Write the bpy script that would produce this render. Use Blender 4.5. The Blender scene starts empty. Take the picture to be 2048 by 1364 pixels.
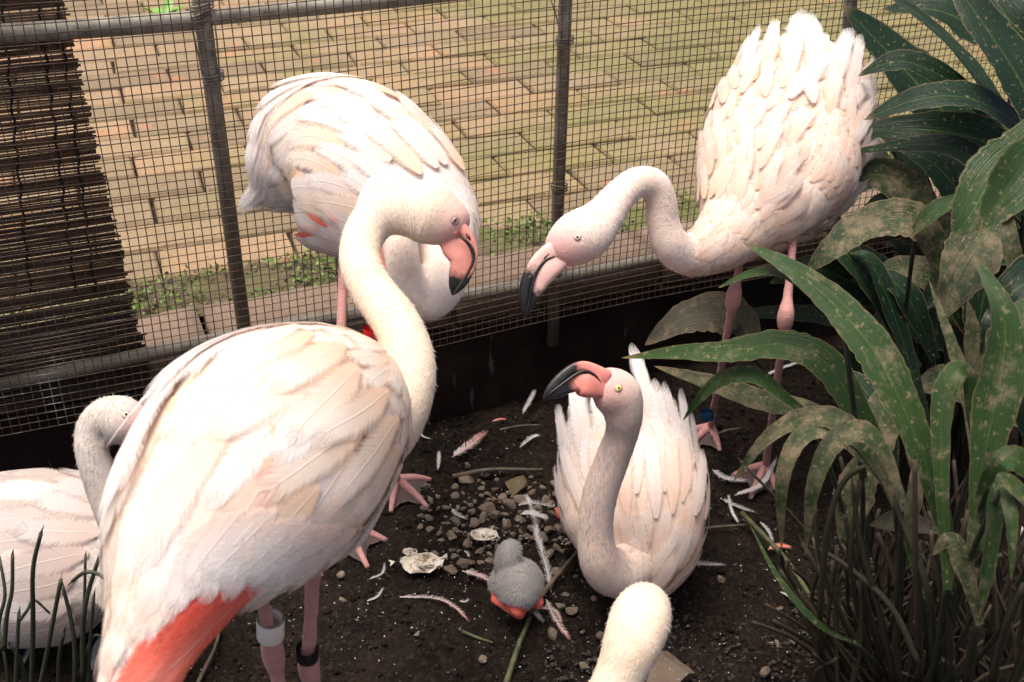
import bpy, bmesh, math, random
import numpy as np
from mathutils import Vector, Matrix, noise
from mathutils.bvhtree import BVHTree

random.seed(11)
SC = bpy.context.scene
COL = SC.collection
R = math.radians

# ------------------------------------------------------------------ camera
FPX, CX, CY = 2274.0, 1024.0, 682.0      # focal length in photograph pixels
CAM_H = 1.2
TH, ROLL = R(30.8), R(0.84)
CAM = Vector((0, 0, CAM_H))
FWD = Vector((0, math.cos(TH), -math.sin(TH)))
_r0, _u0 = Vector((1, 0, 0)), Vector((0, math.sin(TH), math.cos(TH)))
RGT = _r0 * math.cos(ROLL) + _u0 * math.sin(ROLL)
UP = _u0 * math.cos(ROLL) - _r0 * math.sin(ROLL)
cd = bpy.data.cameras.new('camera')
cam = bpy.data.objects.new('camera', cd)
COL.objects.link(cam)
cam.matrix_world = Matrix(((RGT.x, UP.x, -FWD.x, CAM.x), (RGT.y, UP.y, -FWD.y, CAM.y),
                           (RGT.z, UP.z, -FWD.z, CAM.z), (0, 0, 0, 1)))
cd.sensor_width = 36.0
cd.lens = 36.0 * FPX / 2048.0
cd.clip_start, cd.clip_end = 0.05, 300.0
cd.dof.use_dof = True
cd.dof.focus_distance = 1.62
cd.dof.aperture_fstop = 9.0
SC.camera = cam

# ------------------------------------------------------------------ sky, sun, exposure
SUN_DIR = Vector((-0.20, -0.02, 0.97)).normalized()     # from the scene towards the sun
W_ = bpy.data.worlds.new('World')
SC.world = W_
W_.use_nodes = True
_nt = W_.node_tree
_sky = _nt.nodes.new('ShaderNodeTexSky')
_sky.sky_type = 'NISHITA'
_sky.sun_disc = False
_sky.sun_elevation = math.asin(SUN_DIR.z)
_sky.sun_rotation = math.atan2(SUN_DIR.x, SUN_DIR.y)
_sky.air_density, _sky.dust_density, _sky.ozone_density = 0.55, 7.0, 0.2
_nt.nodes['Background'].inputs['Strength'].default_value = 0.15
_nt.links.new(_sky.outputs[0], _nt.nodes['Background'].inputs['Color'])
sl = bpy.data.lights.new('sun', 'SUN')
sl.energy = 2.6
sl.angle = R(35)
sl.color = (1.0, 0.95, 0.89)
sun = bpy.data.objects.new('sun', sl)
COL.objects.link(sun)
sun.rotation_euler = SUN_DIR.to_track_quat('Z', 'Y').to_euler()
SC.view_settings.view_transform = 'Standard'
SC.view_settings.look = 'None'
SC.view_settings.gamma = 1.0
SC.view_settings.exposure = 0.46
SC.cycles.max_bounces = 6
SC.cycles.transparent_max_bounces = 8

# ------------------------------------------------------------------ from a photograph pixel to a place
def ray(px, py):
    return FWD + RGT * ((px - CX) / FPX) - UP * ((py - CY) / FPX)
def Pd(px, py, d):
    return CAM + ray(px, py) * d
def Pz(px, py, z=0.0):
    r = ray(px, py)
    return CAM + r * ((z - CAM_H) / r.z)
MOUND = Pz(985, 1085)
def gz(x, y):
    """height of the soil: a low nest mound with gentle lumps"""
    d = math.hypot((x - MOUND.x) / 0.36, (y - MOUND.y) / 0.26)
    h = 0.035 / (1 + math.exp((d - 1) * 9))
    return h + 0.012 * noise.noise((x * 3.1, y * 3.1, 0.3))
def Pg(px, py, up=0.0):
    z = 0.0
    for _ in range(4):
        p = Pz(px, py, z)
        z = gz(p.x, p.y)
    return Vector((p.x, p.y, z + up))
# fence frame: A runs along the fence to the right, B away from the camera
FA = Vector((0.918, 0.396, 0)).normalized()
FB = Vector((-FA.y, FA.x, 0))
FO = Pz(1105, 820)
def Pw(a, b, z):
    return Vector((FO.x, FO.y, 0)) + FA * a + FB * b + Vector((0, 0, z))
def Pf(px, py, b=0.0):
    """point of the fence plane (moved b outwards) -> (a, z)"""
    r = ray(px, py)
    o = FO + FB * b
    k = (o - CAM).dot(FB) / r.dot(FB)
    p = CAM + r * k
    return (p - FO).dot(FA), p.z
Z_PAVE = 0.24

# ------------------------------------------------------------------ object helpers
def mesh_obj(name, verts, faces, mat, parent=None, attr=None, smooth=True, uvw='f'):
    me = bpy.data.meshes.new(name)
    me.from_pydata([tuple(v) for v in verts], [], faces)
    if attr is not None:
        a = me.attributes.new(uvw, 'FLOAT_VECTOR', 'POINT')
        a.data.foreach_set('vector', np.asarray(attr, dtype=np.float32).ravel())
    if smooth:
        me.polygons.foreach_set('use_smooth', [True] * len(me.polygons))
    if mat is not None:
        me.materials.append(mat)
    o = bpy.data.objects.new(name, me)
    COL.objects.link(o)
    o.parent = parent
    return o
def data_obj(name, me, parent=None, mw=None):
    o = bpy.data.objects.new(name, me)
    COL.objects.link(o)
    o.parent = parent
    if mw is not None:
        o.matrix_world = mw
    return o
def tag(o, label=None, cat=None, group=None, kind=None):
    if label: o['label'] = label
    if cat: o['category'] = cat
    if group: o['group'] = group
    if kind: o['kind'] = kind
    return o
def empty(name, loc, label=None, cat=None, group=None):
    o = bpy.data.objects.new(name, None)
    o.location = loc
    o.empty_display_size = 0.05
    COL.objects.link(o)
    ANCHOR.append(o)
    return tag(o, label, cat, group)
ANCHOR = []
def keep_children():
    """children are modelled in world space; set the inverse so that they stay put"""
    for e in ANCHOR:
        inv = Matrix.Translation(e.location).inverted()
        for c in e.children:
            c.matrix_parent_inverse = inv
class MB:
    def __init__(s):
        s.v, s.f, s.a = [], [], []
    def add(s, v, f, a=None):
        n = len(s.v)
        s.v += [tuple(x) for x in v]
        s.f += [tuple(i + n for i in q) for q in f]
        s.a += [tuple(x) for x in (a if a is not None else [(0, 0, 0)] * len(v))]
    def box(s, c, ax, ay, az, chamfer=0.0):
        c, ax, ay, az = Vector(c), Vector(ax), Vector(ay), Vector(az)
        if chamfer <= 0:
            v = [c + ax * i + ay * j + az * k for k in (-1, 1) for j in (-1, 1) for i in (-1, 1)]
            f = [(0, 2, 3, 1), (4, 5, 7, 6), (0, 1, 5, 4), (2, 6, 7, 3), (0, 4, 6, 2), (1, 3, 7, 5)]
        else:
            fx, fy, fz = 1 - chamfer / ax.length, 1 - chamfer / ay.length, 1 - chamfer / az.length
            v = [c + ax * i + ay * j - az for j in (-1, 1) for i in (-1, 1)]
            v += [c + ax * i + ay * j + az * fz for j in (-1, 1) for i in (-1, 1)]
            v += [c + ax * i * fx + ay * j * fy + az for j in (-1, 1) for i in (-1, 1)]
            f = [(0, 2, 3, 1), (8, 9, 11, 10)]
            for k in (0, 4):
                f += [(k, k + 1, k + 5, k + 4), (k + 2, k + 6, k + 7, k + 3), (k, k + 4, k + 6, k + 2), (k + 1, k + 3, k + 7, k + 5)]
        s.add(v, f)
    def tube(s, pts, rad, n=6, attr=True, cap=True):
        pts = [Vector(p) for p in pts]
        rad = rad if hasattr(rad, '__len__') else [rad] * len(pts)
        base = len(s.v)
        m = len(pts)
        ref = None
        for i, p in enumerate(pts):
            t = (pts[min(i + 1, m - 1)] - pts[max(i - 1, 0)]).normalized()
            if ref is None:
                ref = Vector((0, 0, 1)) if abs(t.z) < 0.9 else Vector((1, 0, 0))
            x = (ref - t * ref.dot(t)).normalized()
            ref = x
            y = t.cross(x)
            for j in range(n):
                an = 2 * math.pi * j / n
                s.v.append(tuple(p + (x * math.cos(an) + y * math.sin(an)) * rad[i]))
                s.a.append((i / max(1, m - 1), j / n, 0))
        for i in range(m - 1):
            for j in range(n):
                a, b = base + i * n + j, base + i * n + (j + 1) % n
                s.f.append((a, b, b + n, a + n))
        if cap:
            s.f.append(tuple(base + j for j in reversed(range(n))))
            s.f.append(tuple(base + (m - 1) * n + j for j in range(n)))
    def build(s, name, mat, parent=None, smooth=True):
        return mesh_obj(name, s.v, s.f, mat, parent, s.a, smooth)
def catmull(P, per=8):
    P = np.asarray(P, float)
    E = np.vstack([2 * P[0] - P[1], P, 2 * P[-1] - P[-2]])
    out = []
    for i in range(1, len(E) - 2):
        for k in range(per):
            t = k / per
            a, b, c, d = E[i - 1], E[i], E[i + 1], E[i + 2]
            out.append(0.5 * (2 * b + (c - a) * t + (2 * a - 5 * b + 4 * c - d) * t * t + (3 * b - a - 3 * c + d) * t ** 3))
    out.append(E[-2])
    return np.array(out)

# ------------------------------------------------------------------ material helpers
class N:
    def __init__(s, name):
        s.m = bpy.data.materials.new(name)
        s.m.use_nodes = True
        s.t = s.m.node_tree
        s.b = s.t.nodes['Principled BSDF']
        s.out = s.t.nodes['Material Output']
    def n(s, typ, **kw):
        x = s.t.nodes.new(typ)
        for k, v in kw.items():
            if k in x.inputs.keys() if isinstance(k, str) else False:
                x.inputs[k].default_value = v
            else:
                setattr(x, k, v)
        return x
    def l(s, a, b):
        s.t.links.new(a, b)
    def set(s, **kw):
        for k, v in kw.items():
            s.b.inputs[k.replace('_', ' ')].default_value = v
    def noise(s, scale, detail=4, rough=0.55, vec=None, dist=0.0):
        x = s.n('ShaderNodeTexNoise')
        x.inputs['Scale'].default_value = scale
        x.inputs['Detail'].default_value = detail
        x.inputs['Roughness'].default_value = rough
        x.inputs['Distortion'].default_value = dist
        if vec is not None: s.l(vec, x.inputs['Vector'])
        return x.outputs['Fac']
    def ramp(s, fac, stops, interp='LINEAR'):
        x = s.n('ShaderNodeValToRGB')
        x.color_ramp.interpolation = interp
        el = x.color_ramp.elements
        while len(el) < len(stops): el.new(0.5)
        for e, (p, c) in zip(el, stops):
            e.position = p
            e.color = (*c, 1) if len(c) == 3 else c
        s.l(fac, x.inputs['Fac'])
        return x.outputs['Color']
    def mix(s, fac, a, b, blend='MIX'):
        x = s.n('ShaderNodeMix', data_type='RGBA', blend_type=blend)
        for sock, val in ((x.inputs['Factor'], fac), (x.inputs[6], a), (x.inputs[7], b)):
            if isinstance(val, bpy.types.NodeSocket): s.l(val, sock)
            elif isinstance(val, (int, float)): sock.default_value = val
            else: sock.default_value = (*val, 1)
        return x.outputs[2]
    def math(s, op, a, b=0.0, clamp=False):
        x = s.n('ShaderNodeMath', operation=op, use_clamp=clamp)
        for sock, val in zip(x.inputs, (a, b)):
            if isinstance(val, bpy.types.NodeSocket): s.l(val, sock)
            else: sock.default_value = val
        return x.outputs[0]
    def pos(s):
        return s.n('ShaderNodeNewGeometry').outputs['Position']
    def attr(s, name):
        x = s.n('ShaderNodeAttribute', attribute_name=name)
        return x
    def sep(s, vec):
        x = s.n('ShaderNodeSeparateXYZ')
        s.l(vec, x.inputs[0])
        return x.outputs
    def rand(s):
        return s.n('ShaderNodeObjectInfo').outputs['Random']
    def bump(s, h, strength=0.3, dist=0.01):
        x = s.n('ShaderNodeBump')
        x.inputs['Strength'].default_value = strength
        x.inputs['Distance'].default_value = dist
        s.l(h, x.inputs['Height'])
        s.l(x.outputs[0], s.b.inputs['Normal'])
    def color(s, c):
        if isinstance(c, bpy.types.NodeSocket): s.l(c, s.b.inputs['Base Color'])
        else: s.b.inputs['Base Color'].default_value = (*c, 1)
    def scalev(s, vec, sc):
        x = s.n('ShaderNodeMapping')
        x.inputs['Scale'].default_value = sc
        s.l(vec, x.inputs['Vector'])
        return x.outputs[0]
def simple(name, c, rough=0.7, noise_scale=None, amt=0.3, bump=0.0):
    m = N(name)
    m.set(Roughness=rough)
    if noise_scale:
        f = m.noise(noise_scale, vec=m.pos())
        m.color(m.ramp(f, [(0.3, tuple(x * (1 - amt) for x in c)), (0.7, tuple(min(1, x * (1 + amt)) for x in c))]))
        if bump: m.bump(f, bump, 0.004)
    else:
        m.color(c)
    return m.m
# ================================================================== SETTING
def mat_soil():
    m = N('dark soil')
    p = m.pos()
    f = m.noise(9, 8, 0.65, p)
    g = m.noise(120, 5, 0.7, p)
    c = m.ramp(f, [(0.3, (0.006, 0.004, 0.003)), (0.5, (0.014, 0.009, 0.006)), (0.72, (0.030, 0.020, 0.013))])
    c = m.mix(m.ramp(g, [(0.50, (0, 0, 0)), (0.72, (.8, .8, .8))]), c, (0.07, 0.048, 0.032))
    w = m.noise(330, 2, 0.5, p)
    c = m.mix(m.ramp(w, [(0.745, (0, 0, 0)), (0.765, (1, 1, 1))]), c, (0.4, 0.37, 0.33))
    m.color(c)
    m.set(Roughness=0.9)
    m.b.inputs['Specular IOR Level'].default_value = .15
    m.bump(m.noise(170, 6, 0.7, p), 1.0, 0.010)
    return m.m
M_SOIL = mat_soil()
def mat_paver():
    m = N('weathered paver')
    p = m.pos()
    r = m.rand()
    c = m.ramp(r, [(0.0, (0.26, 0.185, 0.105)), (0.3, (0.36, 0.26, 0.15)), (0.55, (0.41, 0.255, 0.145)), (0.8, (0.31, 0.23, 0.13)), (0.94, (0.40, 0.235, 0.135)), (1.0, (0.42, 0.20, 0.11))])
    f = m.noise(14, 6, 0.6, p)
    c = m.mix(0.45, c, m.mix(f, (0.14, 0.10, 0.055), (0.44, 0.32, 0.19)))
    c = m.mix(1.0, c, m.mix(r, (0.62, 0.62, 0.62), (0.98, 0.95, 0.92)), 'MULTIPLY')
    # algae: stronger towards the right and the far side
    x, y, z = m.sep(p)
    k = m.math('ADD', m.math('MULTIPLY', x, 0.34), m.math('MULTIPLY', m.math('SUBTRACT', y, 2.4), 0.17))
    k = m.math('ADD', k, m.math('MULTIPLY', m.math('SUBTRACT', m.noise(2.6, 4, 0.6, p), 0.42), 2.2))
    k = m.math('ADD', k, m.math('MULTIPLY', m.math('SUBTRACT', r, 0.5), 0.35))
    k = m.ramp(k, [(0.0, (0.06,) * 3), (0.5, (0.75,) * 3)])
    c = m.mix(k, c, m.mix(m.noise(40, 4, 0.6, p), (0.085, 0.088, 0.022), (0.20, 0.19, 0.062)))
    # a little brick red worn through
    rr = m.ramp(m.noise(6.5, 5, 0.65, m.scalev(p, (1, 1, 1))), [(0.62, (0, 0, 0)), (0.72, (1, 1, 1))])
    c = m.mix(m.math('MULTIPLY', rr, 0.55), c, (0.42, 0.16, 0.08))
    sp = m.ramp(m.noise(160, 3, 0.6, p), [(0.28, (0.45,) * 3), (0.42, (1,) * 3)])
    c = m.mix(1.0, c, sp, 'MULTIPLY')
    m.color(c)
    m.set(Roughness=0.85)
    m.bump(m.noise(130, 6, 0.65, p), 0.4, 0.003)
    return m.m
M_PAVER = mat_paver()
def mat_stone(name, c0, c1, scale=45, dark_left=False):
    m = N(name)
    p = m.pos()
    f = m.noise(scale, 6, 0.65, p)
    c = m.mix(f, c0, c1)
    c = m.mix(m.math('MULTIPLY', m.rand(), 0.6), c, m.mix(f, tuple(x * 0.55 for x in c0), c0))
    w = m.ramp(m.noise(260, 2, 0.5, p), [(0.66, (0, 0, 0)), (0.72, (1, 1, 1))])
    c = m.mix(m.math('MULTIPLY', w, 0.5), c, (0.5, 0.46, 0.4))
    if dark_left:   # uneven darkening towards the left, below the reed screen
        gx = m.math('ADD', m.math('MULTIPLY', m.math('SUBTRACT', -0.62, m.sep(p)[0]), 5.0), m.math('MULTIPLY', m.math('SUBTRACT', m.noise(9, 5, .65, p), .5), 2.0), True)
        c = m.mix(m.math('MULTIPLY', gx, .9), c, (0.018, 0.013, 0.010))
    m.color(c)
    m.set(Roughness=0.85)
    m.bump(m.noise(scale * 5, 5, 0.7, p), 0.6, 0.003)
    return m.m
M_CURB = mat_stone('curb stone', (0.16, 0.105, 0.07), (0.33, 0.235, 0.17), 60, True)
m = N('joint earth')
p = m.pos()
x_, y_, z_ = m.sep(p)
g_ = m.math('ADD', m.noise(3.0, 5, .6, p), m.math('MULTIPLY', x_, .12))
m.color(m.ramp(g_, [(.45, (0.020, 0.015, 0.008)), (.60, (0.045, 0.045, 0.014)), (.72, (0.09, 0.17, 0.012))]))
m.set(Roughness=.95); m.bump(m.noise(120, 5, .6, p), .6, .004)
M_JOINT = m.m
def mat_wall():
    m = N('stained wall')
    p = m.pos()
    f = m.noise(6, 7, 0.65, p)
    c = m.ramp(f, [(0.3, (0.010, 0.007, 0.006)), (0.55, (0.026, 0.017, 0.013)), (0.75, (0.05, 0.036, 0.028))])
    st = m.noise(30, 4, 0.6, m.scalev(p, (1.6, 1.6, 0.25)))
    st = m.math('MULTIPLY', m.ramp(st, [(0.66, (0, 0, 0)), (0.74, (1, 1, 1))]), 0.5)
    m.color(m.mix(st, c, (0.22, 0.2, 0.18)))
    m.set(Roughness=0.95)
    m.b.inputs['Specular IOR Level'].default_value = .1
    m.bump(m.noise(50, 6, 0.7, p), 0.7, 0.006)
    return m.m
M_WALL = mat_wall()
def mat_pipe():
    m = N('galvanised pipe')
    p = m.pos()
    f = m.noise(35, 6, 0.7, p)
    c = m.ramp(f, [(0.3, (0.13, 0.115, 0.085)), (0.5, (0.28, 0.255, 0.205)), (0.75, (0.45, 0.42, 0.36))])
    # rust low on the posts
    z = m.sep(p)[2]
    k = m.math('ADD', m.math('MULTIPLY', m.math('SUBTRACT', 0.74, z), 1.6), m.math('MULTIPLY', m.math('SUBTRACT', m.noise(8, 4, 0.6, p), 0.5), 1.6))
    k = m.ramp(k, [(0.05, (0, 0, 0)), (0.6, (0.85,) * 3)])
    c = m.mix(k, c, m.mix(f, (0.055, 0.038, 0.022), (0.17, 0.125, 0.08)))
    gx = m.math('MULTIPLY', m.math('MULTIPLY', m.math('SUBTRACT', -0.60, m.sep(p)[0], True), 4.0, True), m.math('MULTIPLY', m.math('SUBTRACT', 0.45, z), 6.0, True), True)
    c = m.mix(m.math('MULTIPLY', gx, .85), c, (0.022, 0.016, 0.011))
    m.color(c)
    m.set(Roughness=0.6, Metallic=0.15)
    m.bump(f, 0.25, 0.002)
    return m.m
M_PIPE = mat_pipe()
def mat_wire():
    m = N('rusty wire')
    p = m.pos()
    f = m.noise(45, 4, 0.6, p)
    c = m.ramp(f, [(0.3, (0.05, 0.03, 0.018)), (0.55, (0.11, 0.068, 0.042)), (0.8, (0.18, 0.12, 0.08))])
    # droppings dried on the lower wires by the reed screen
    x, y, z = m.sep(p)
    k = m.math('ADD', m.math('MULTIPLY', m.math('SUBTRACT', -0.42, x), 2.0), m.math('MULTIPLY', m.math('SUBTRACT', 0.42, z), 1.6))
    k = m.math('ADD', k, m.math('MULTIPLY', m.math('SUBTRACT', m.noise(14, 5, 0.7, p), 0.62), 4.0))
    k = m.ramp(k, [(0.4, (0, 0, 0)), (0.9, (0.85,) * 3)])
    m.color(m.mix(k, c, (0.42, 0.40, 0.36)))
    m.set(Roughness=0.65, Metallic=0.1)
    return m.m
M_WIRE = mat_wire()
def mat_reed():
    m = N('weathered reed')
    p = m.pos()
    r = m.rand()
    f = m.noise(18, 5, 0.65, m.scalev(p, (0.5, 0.5, 6)))
    c = m.mix(r, (0.075, 0.036, 0.017), (0.25, 0.135, 0.065))
    c = m.mix(f, m.mix(0.5, c, (0.03, 0.018, 0.012)), c)
    x, y, z = m.sep(p)
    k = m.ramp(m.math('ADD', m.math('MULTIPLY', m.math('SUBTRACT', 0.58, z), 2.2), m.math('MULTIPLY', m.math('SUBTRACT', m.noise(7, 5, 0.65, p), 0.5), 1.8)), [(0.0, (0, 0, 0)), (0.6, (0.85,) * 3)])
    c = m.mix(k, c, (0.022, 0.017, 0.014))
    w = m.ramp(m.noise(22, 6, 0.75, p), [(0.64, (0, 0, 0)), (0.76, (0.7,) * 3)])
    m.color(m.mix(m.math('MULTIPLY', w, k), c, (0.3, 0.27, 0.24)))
    m.set(Roughness=0.7)
    return m.m
M_REED = mat_reed()

# --- soil of the enclosure
def build_soil():
    st = 0.0085
    xs = np.arange(-1.35, 1.55, st)
    ys = np.arange(0.25, 2.55, st)
    V, F = [], []
    nx, ny = len(xs), len(ys)
    for y in ys:
        for x in xs:
            p = (x * 22, y * 22, 1.7)
            h = 0.0105 * noise.fractal(p, 0.75, 2.1, 5) + 0.006 * max(0.0, noise.noise((x * 80, y * 80, 4.4))) 
            V.append((x, y, gz(x, y) + h - 0.002))
    for j in range(ny - 1):
        for i in range(nx - 1):
            a = j * nx + i
            F.append((a, a + 1, a + nx + 1, a + nx))
    o = mesh_obj('soil', V, F, M_SOIL)
    tag(o, kind='structure')
    # loose crumbs of earth
    rc = random.Random(77)
    bm = bmesh.new(); bmesh.ops.create_icosphere(bm, subdivisions=1, radius=1)
    vs = [v.co.copy() for v in bm.verts]; fs = [tuple(v.index for v in f.verts) for f in bm.faces]; bm.free()
    cr = MB()
    for k in range(7500):
        x, y = rc.uniform(-.75, .85), rc.uniform(.72, 1.95)
        if noise.noise((x * 6, y * 6, 3)) < rc.uniform(-.5, .35): continue
        r = min(.0085, .0013 + rc.expovariate(1 / .0016))
        c = Vector((x, y, gz(x, y) + .0105 * noise.fractal((x * 22, y * 22, 1.7), 0.75, 2.1, 5) + r * .2))
        cr.add([c + Vector((v.x * r * rc.uniform(.75, 1.25), v.y * r * rc.uniform(.75, 1.25), v.z * r * rc.uniform(.5, .9))) for v in vs], fs)
    tag(cr.build('soil_crumbs', M_SOIL, o, smooth=False), kind='stuff')
build_soil()
mb = MB()
mb.add([(-60, -60, -0.05), (60, -60, -0.05), (60, 60, -0.05), (-60, 60, -0.05)], [(0, 1, 2, 3)])
tag(mb.build('ground', M_SOIL, smooth=False), kind='structure')

# --- paved path outside the fence
mb = MB()
mb.box(Pw(0, 4.10, 0.10), FA * 8, FB * 3.90, (0, 0, 0.116))
pave = tag(mb.build('pavement', M_JOINT, smooth=False), kind='structure')
PL, PWD, GAP, B0 = 0.25, 0.125, 0.0055, 0.30
def paver_mesh(k):
    rnd = random.Random(k)
    b = MB()
    b.box((0, 0, 0), ((PL - GAP) / 2, 0, 0), (0, (PWD - .0105) / 2, 0), (0, 0, 0.022), 0.006)
    me = bpy.data.meshes.new('paver')
    me.from_pydata([(x + rnd.uniform(-.0022, .0022), y + rnd.uniform(-.0018, .0018), z + rnd.uniform(-.001, .001)) for x, y, z in b.v], [], b.f)
    me.materials.append(M_PAVER)
    return me
PM = [paver_mesh(k) for k in range(8)]
far = MB()
def in_view(p):
    d = (p - CAM).dot(FWD)
    x = CX + (p - CAM).dot(RGT) / d * FPX
    y = CY - (p - CAM).dot(UP) / d * FPX
    return -90 < x < 2120 and y > -45
n_p = 0
rp = random.Random(5)
PYAW = R(2.6); PC, PS = math.cos(PYAW), math.sin(PYAW)
for row in range(-2, 38):
    b = B0 + (row + 0.5) * PWD
    off = (row % 2) * PL / 2 + rp.uniform(-.012, .012)
    for i in range(-19, 21):
        a = i * PL + off
        aa_, bb_ = a * PC + (b - B0) * PS, b * 1.0 - a * PS
        if bb_ < 0.27: continue
        c = Pw(aa_, bb_, Z_PAVE - 0.022 + rp.uniform(-.0022, .0022))
        if (c - Pw(0, 0, 0)).length > 4.6: continue
        rot = Matrix((FA, FB, Vector((0, 0, 1)))).transposed() @ Matrix.Rotation(-PYAW + rp.uniform(-.012, .012), 3, 'Z') @ Matrix.Rotation(rp.uniform(-.010, .010), 3, 'X') @ Matrix.Rotation(rp.uniform(-.005, .005), 3, 'Y')
        mw = Matrix.Translation(c) @ rot.to_4x4()
        if in_view(c) and n_p < 420 and not (a < -1.15):
            data_obj('paver', rp.choice(PM), pave, mw)
            n_p += 1
        else:
            far.add([mw @ v.co for v in PM[0].vertices], [tuple(q.vertices) for q in PM[0].polygons])
tag(far.build('distant_pavers', M_PAVER, pave, smooth=False), kind='stuff')
print('pavers', n_p)

# --- curb stones, retaining wall under them
wall = MB()
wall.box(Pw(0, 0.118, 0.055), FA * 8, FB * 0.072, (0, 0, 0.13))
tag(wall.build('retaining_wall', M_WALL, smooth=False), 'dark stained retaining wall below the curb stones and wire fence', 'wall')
kerb = empty('stone_curb', Pw(0, 0.12, 0.19), 'row of rough brown curb stones between moss strip and wire fence', 'curb')
a = -3.1
rk = random.Random(8)
def curb_block(a0, a1):
    """one rough stone: subdivided box with a worn, uneven skin"""
    bm = bmesh.new()
    bmesh.ops.create_cube(bm, size=1.0)
    bmesh.ops.subdivide_edges(bm, edges=[e for e in bm.edges if abs((e.verts[0].co - e.verts[1].co).x) > .5], cuts=9, use_grid_fill=True)
    bmesh.ops.subdivide_edges(bm, edges=[e for e in bm.edges if abs((e.verts[0].co - e.verts[1].co).y) > .5], cuts=4, use_grid_fill=True)
    L = a1 - a0
    for v in bm.verts:
        x, y, z = v.co.x * L, v.co.y * 0.118, v.co.z * 0.07
        p = Pw((a0 + a1) / 2 + x, 0.112 + y, 0.226 + z)
        n_ = noise.noise(p * 18) * .006 + noise.noise(p * 60) * .003
        edge = (abs(v.co.y) > .49) + (abs(v.co.x) > .49) + (abs(v.co.z) > .49)
        p += Vector((0, 0, n_ - (0.006 if edge >= 2 and v.co.z > 0 else 0))) + FB * n_ * .5
        v.co = p
    me = bpy.data.meshes.new('curb_stone')
    bm.to_mesh(me); bm.free()
    me.polygons.foreach_set('use_smooth', [True] * len(me.polygons))
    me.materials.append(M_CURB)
    return data_obj('curb_stone', me, kerb)
seam = Pf(405, 620, 0.11)[0]
a = seam - 0.42 * 5
while a < 3.0:
    L = 0.42
    curb_block(a + 0.006, a + L - 0.006)
    a += L
# moss, weeds and earth in the strip between curb and pavers
strip = MB()
na = 420
for i in range(na):
    for j in range(14):
        aa, bb = -2.6 + i * 0.0125, 0.165 + j * 0.0135
        h = 0.012 * noise.noise((aa * 16, bb * 30, 2)) + 0.007 * noise.noise((aa * 60, bb * 60, 5))
        strip.v.append(tuple(Pw(aa, bb, Z_PAVE - 0.004 + h)))
        strip.a.append((0, 0, 0))
        if i and j:
            q = len(strip.v) - 1
            strip.f.append((q - 15, q - 14 - 0 + 0, q, q - 1) if False else (q - 15, q - 1, q, q - 14))
m = N('mossy earth')
p = m.pos()
f = m.noise(12, 6, 0.65, p)
xx, yy, zz = m.sep(p)
gfac = m.math('ADD', f, m.math('MULTIPLY', m.math('SUBTRACT', xx, -0.1), 0.16))
m.color(m.mix(m.noise(110, 4, .6, p), m.ramp(gfac, [(0.4, (0.06, 0.042, 0.026)), (0.52, (0.075, 0.085, 0.02)), (0.66, (0.10, 0.17, 0.012))]), (0.16, 0.12, 0.07)))
m.set(Roughness=0.95)
m.bump(m.noise(160, 6, 0.7, p), 0.9, 0.006)
tag(strip.build('moss_strip', m.m), kind='structure')
M_WEED = simple('weed leaf', (0.10, 0.15, 0.025), 0.6, 60, 0.6)
weed = MB()
rw = random.Random(3)
for k in range(15000):
    aa = rw.uniform(-2.0, 2.2)
    bb = rw.uniform(0.175, 0.325)
    dens = noise.noise((aa * 5, bb * 12, 9)) + 0.25
    if rw.random() > dens * 1.6: continue
    s = rw.uniform(.004, .013)
    c = Pw(aa, bb, Z_PAVE + rw.uniform(0, .012))
    an, ti = rw.uniform(0, 6.28), rw.uniform(0.2, 1.2)
    d = Vector((math.cos(an) * math.cos(ti), math.sin(an) * math.cos(ti), math.sin(ti)))
    w = d.cross(Vector((0, 0, 1))).normalized() * s * .38
    weed.add([c, c + d * s * .5 + w, c + d * s, c + d * s * .5 - w], [(0, 1, 2, 3)])
tag(weed.build('low_weeds', M_WEED, smooth=False), 'low green weeds and moss sprouting behind the curb stones', 'weeds', kind='stuff')

# --- wire fence
fence = empty('wire_fence', Pw(0, 0, 0.19), 'rusty square wire mesh fence on thin steel posts', 'fence')
def rail(points, rad, name, b=0.0, n=10):
    q = MB()
    pts = []
    for px, py in points:
        a_, z_ = Pf(px, py, b)
        pts.append(Pw(a_, b, z_))
    P = catmull([tuple(v) for v in pts], 10)
    q.tube([Vector(v) for v in P], rad, n)
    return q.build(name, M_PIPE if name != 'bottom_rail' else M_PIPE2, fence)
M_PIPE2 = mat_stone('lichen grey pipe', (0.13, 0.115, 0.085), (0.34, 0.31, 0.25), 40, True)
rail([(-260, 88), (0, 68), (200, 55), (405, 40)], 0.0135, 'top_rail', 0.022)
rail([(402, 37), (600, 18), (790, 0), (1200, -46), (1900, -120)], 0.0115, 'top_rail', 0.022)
def post(p_top, p_bot, rad, ztop=None, zbot=None):
    a0, z0 = Pf(*p_top, 0.022)
    a1, z1 = Pf(*p_bot, 0.022)
    if ztop is not None:
        k = (ztop - z0) / (z1 - z0); a0, z0 = a0 + (a1 - a0) * k, ztop
    if zbot is not None:
        k = (zbot - z0) / (z1 - z0); a1, z1 = a0 + (a1 - a0) * k, zbot
    q = MB()
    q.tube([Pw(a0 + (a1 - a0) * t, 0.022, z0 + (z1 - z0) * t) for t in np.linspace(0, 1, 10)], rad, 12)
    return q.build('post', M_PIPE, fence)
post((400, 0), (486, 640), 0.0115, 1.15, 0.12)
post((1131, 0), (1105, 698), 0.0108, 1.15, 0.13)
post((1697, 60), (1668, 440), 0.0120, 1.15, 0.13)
# lower rail lying along the foot of the mesh
rail([(-200, 812), (30, 765), (300, 707), (560, 655), (800, 613), (1010, 578), (1105, 560), (1300, 520), (1650, 452), (2300, 330)], 0.0115, 'bottom_rail', 0.020)
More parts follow.
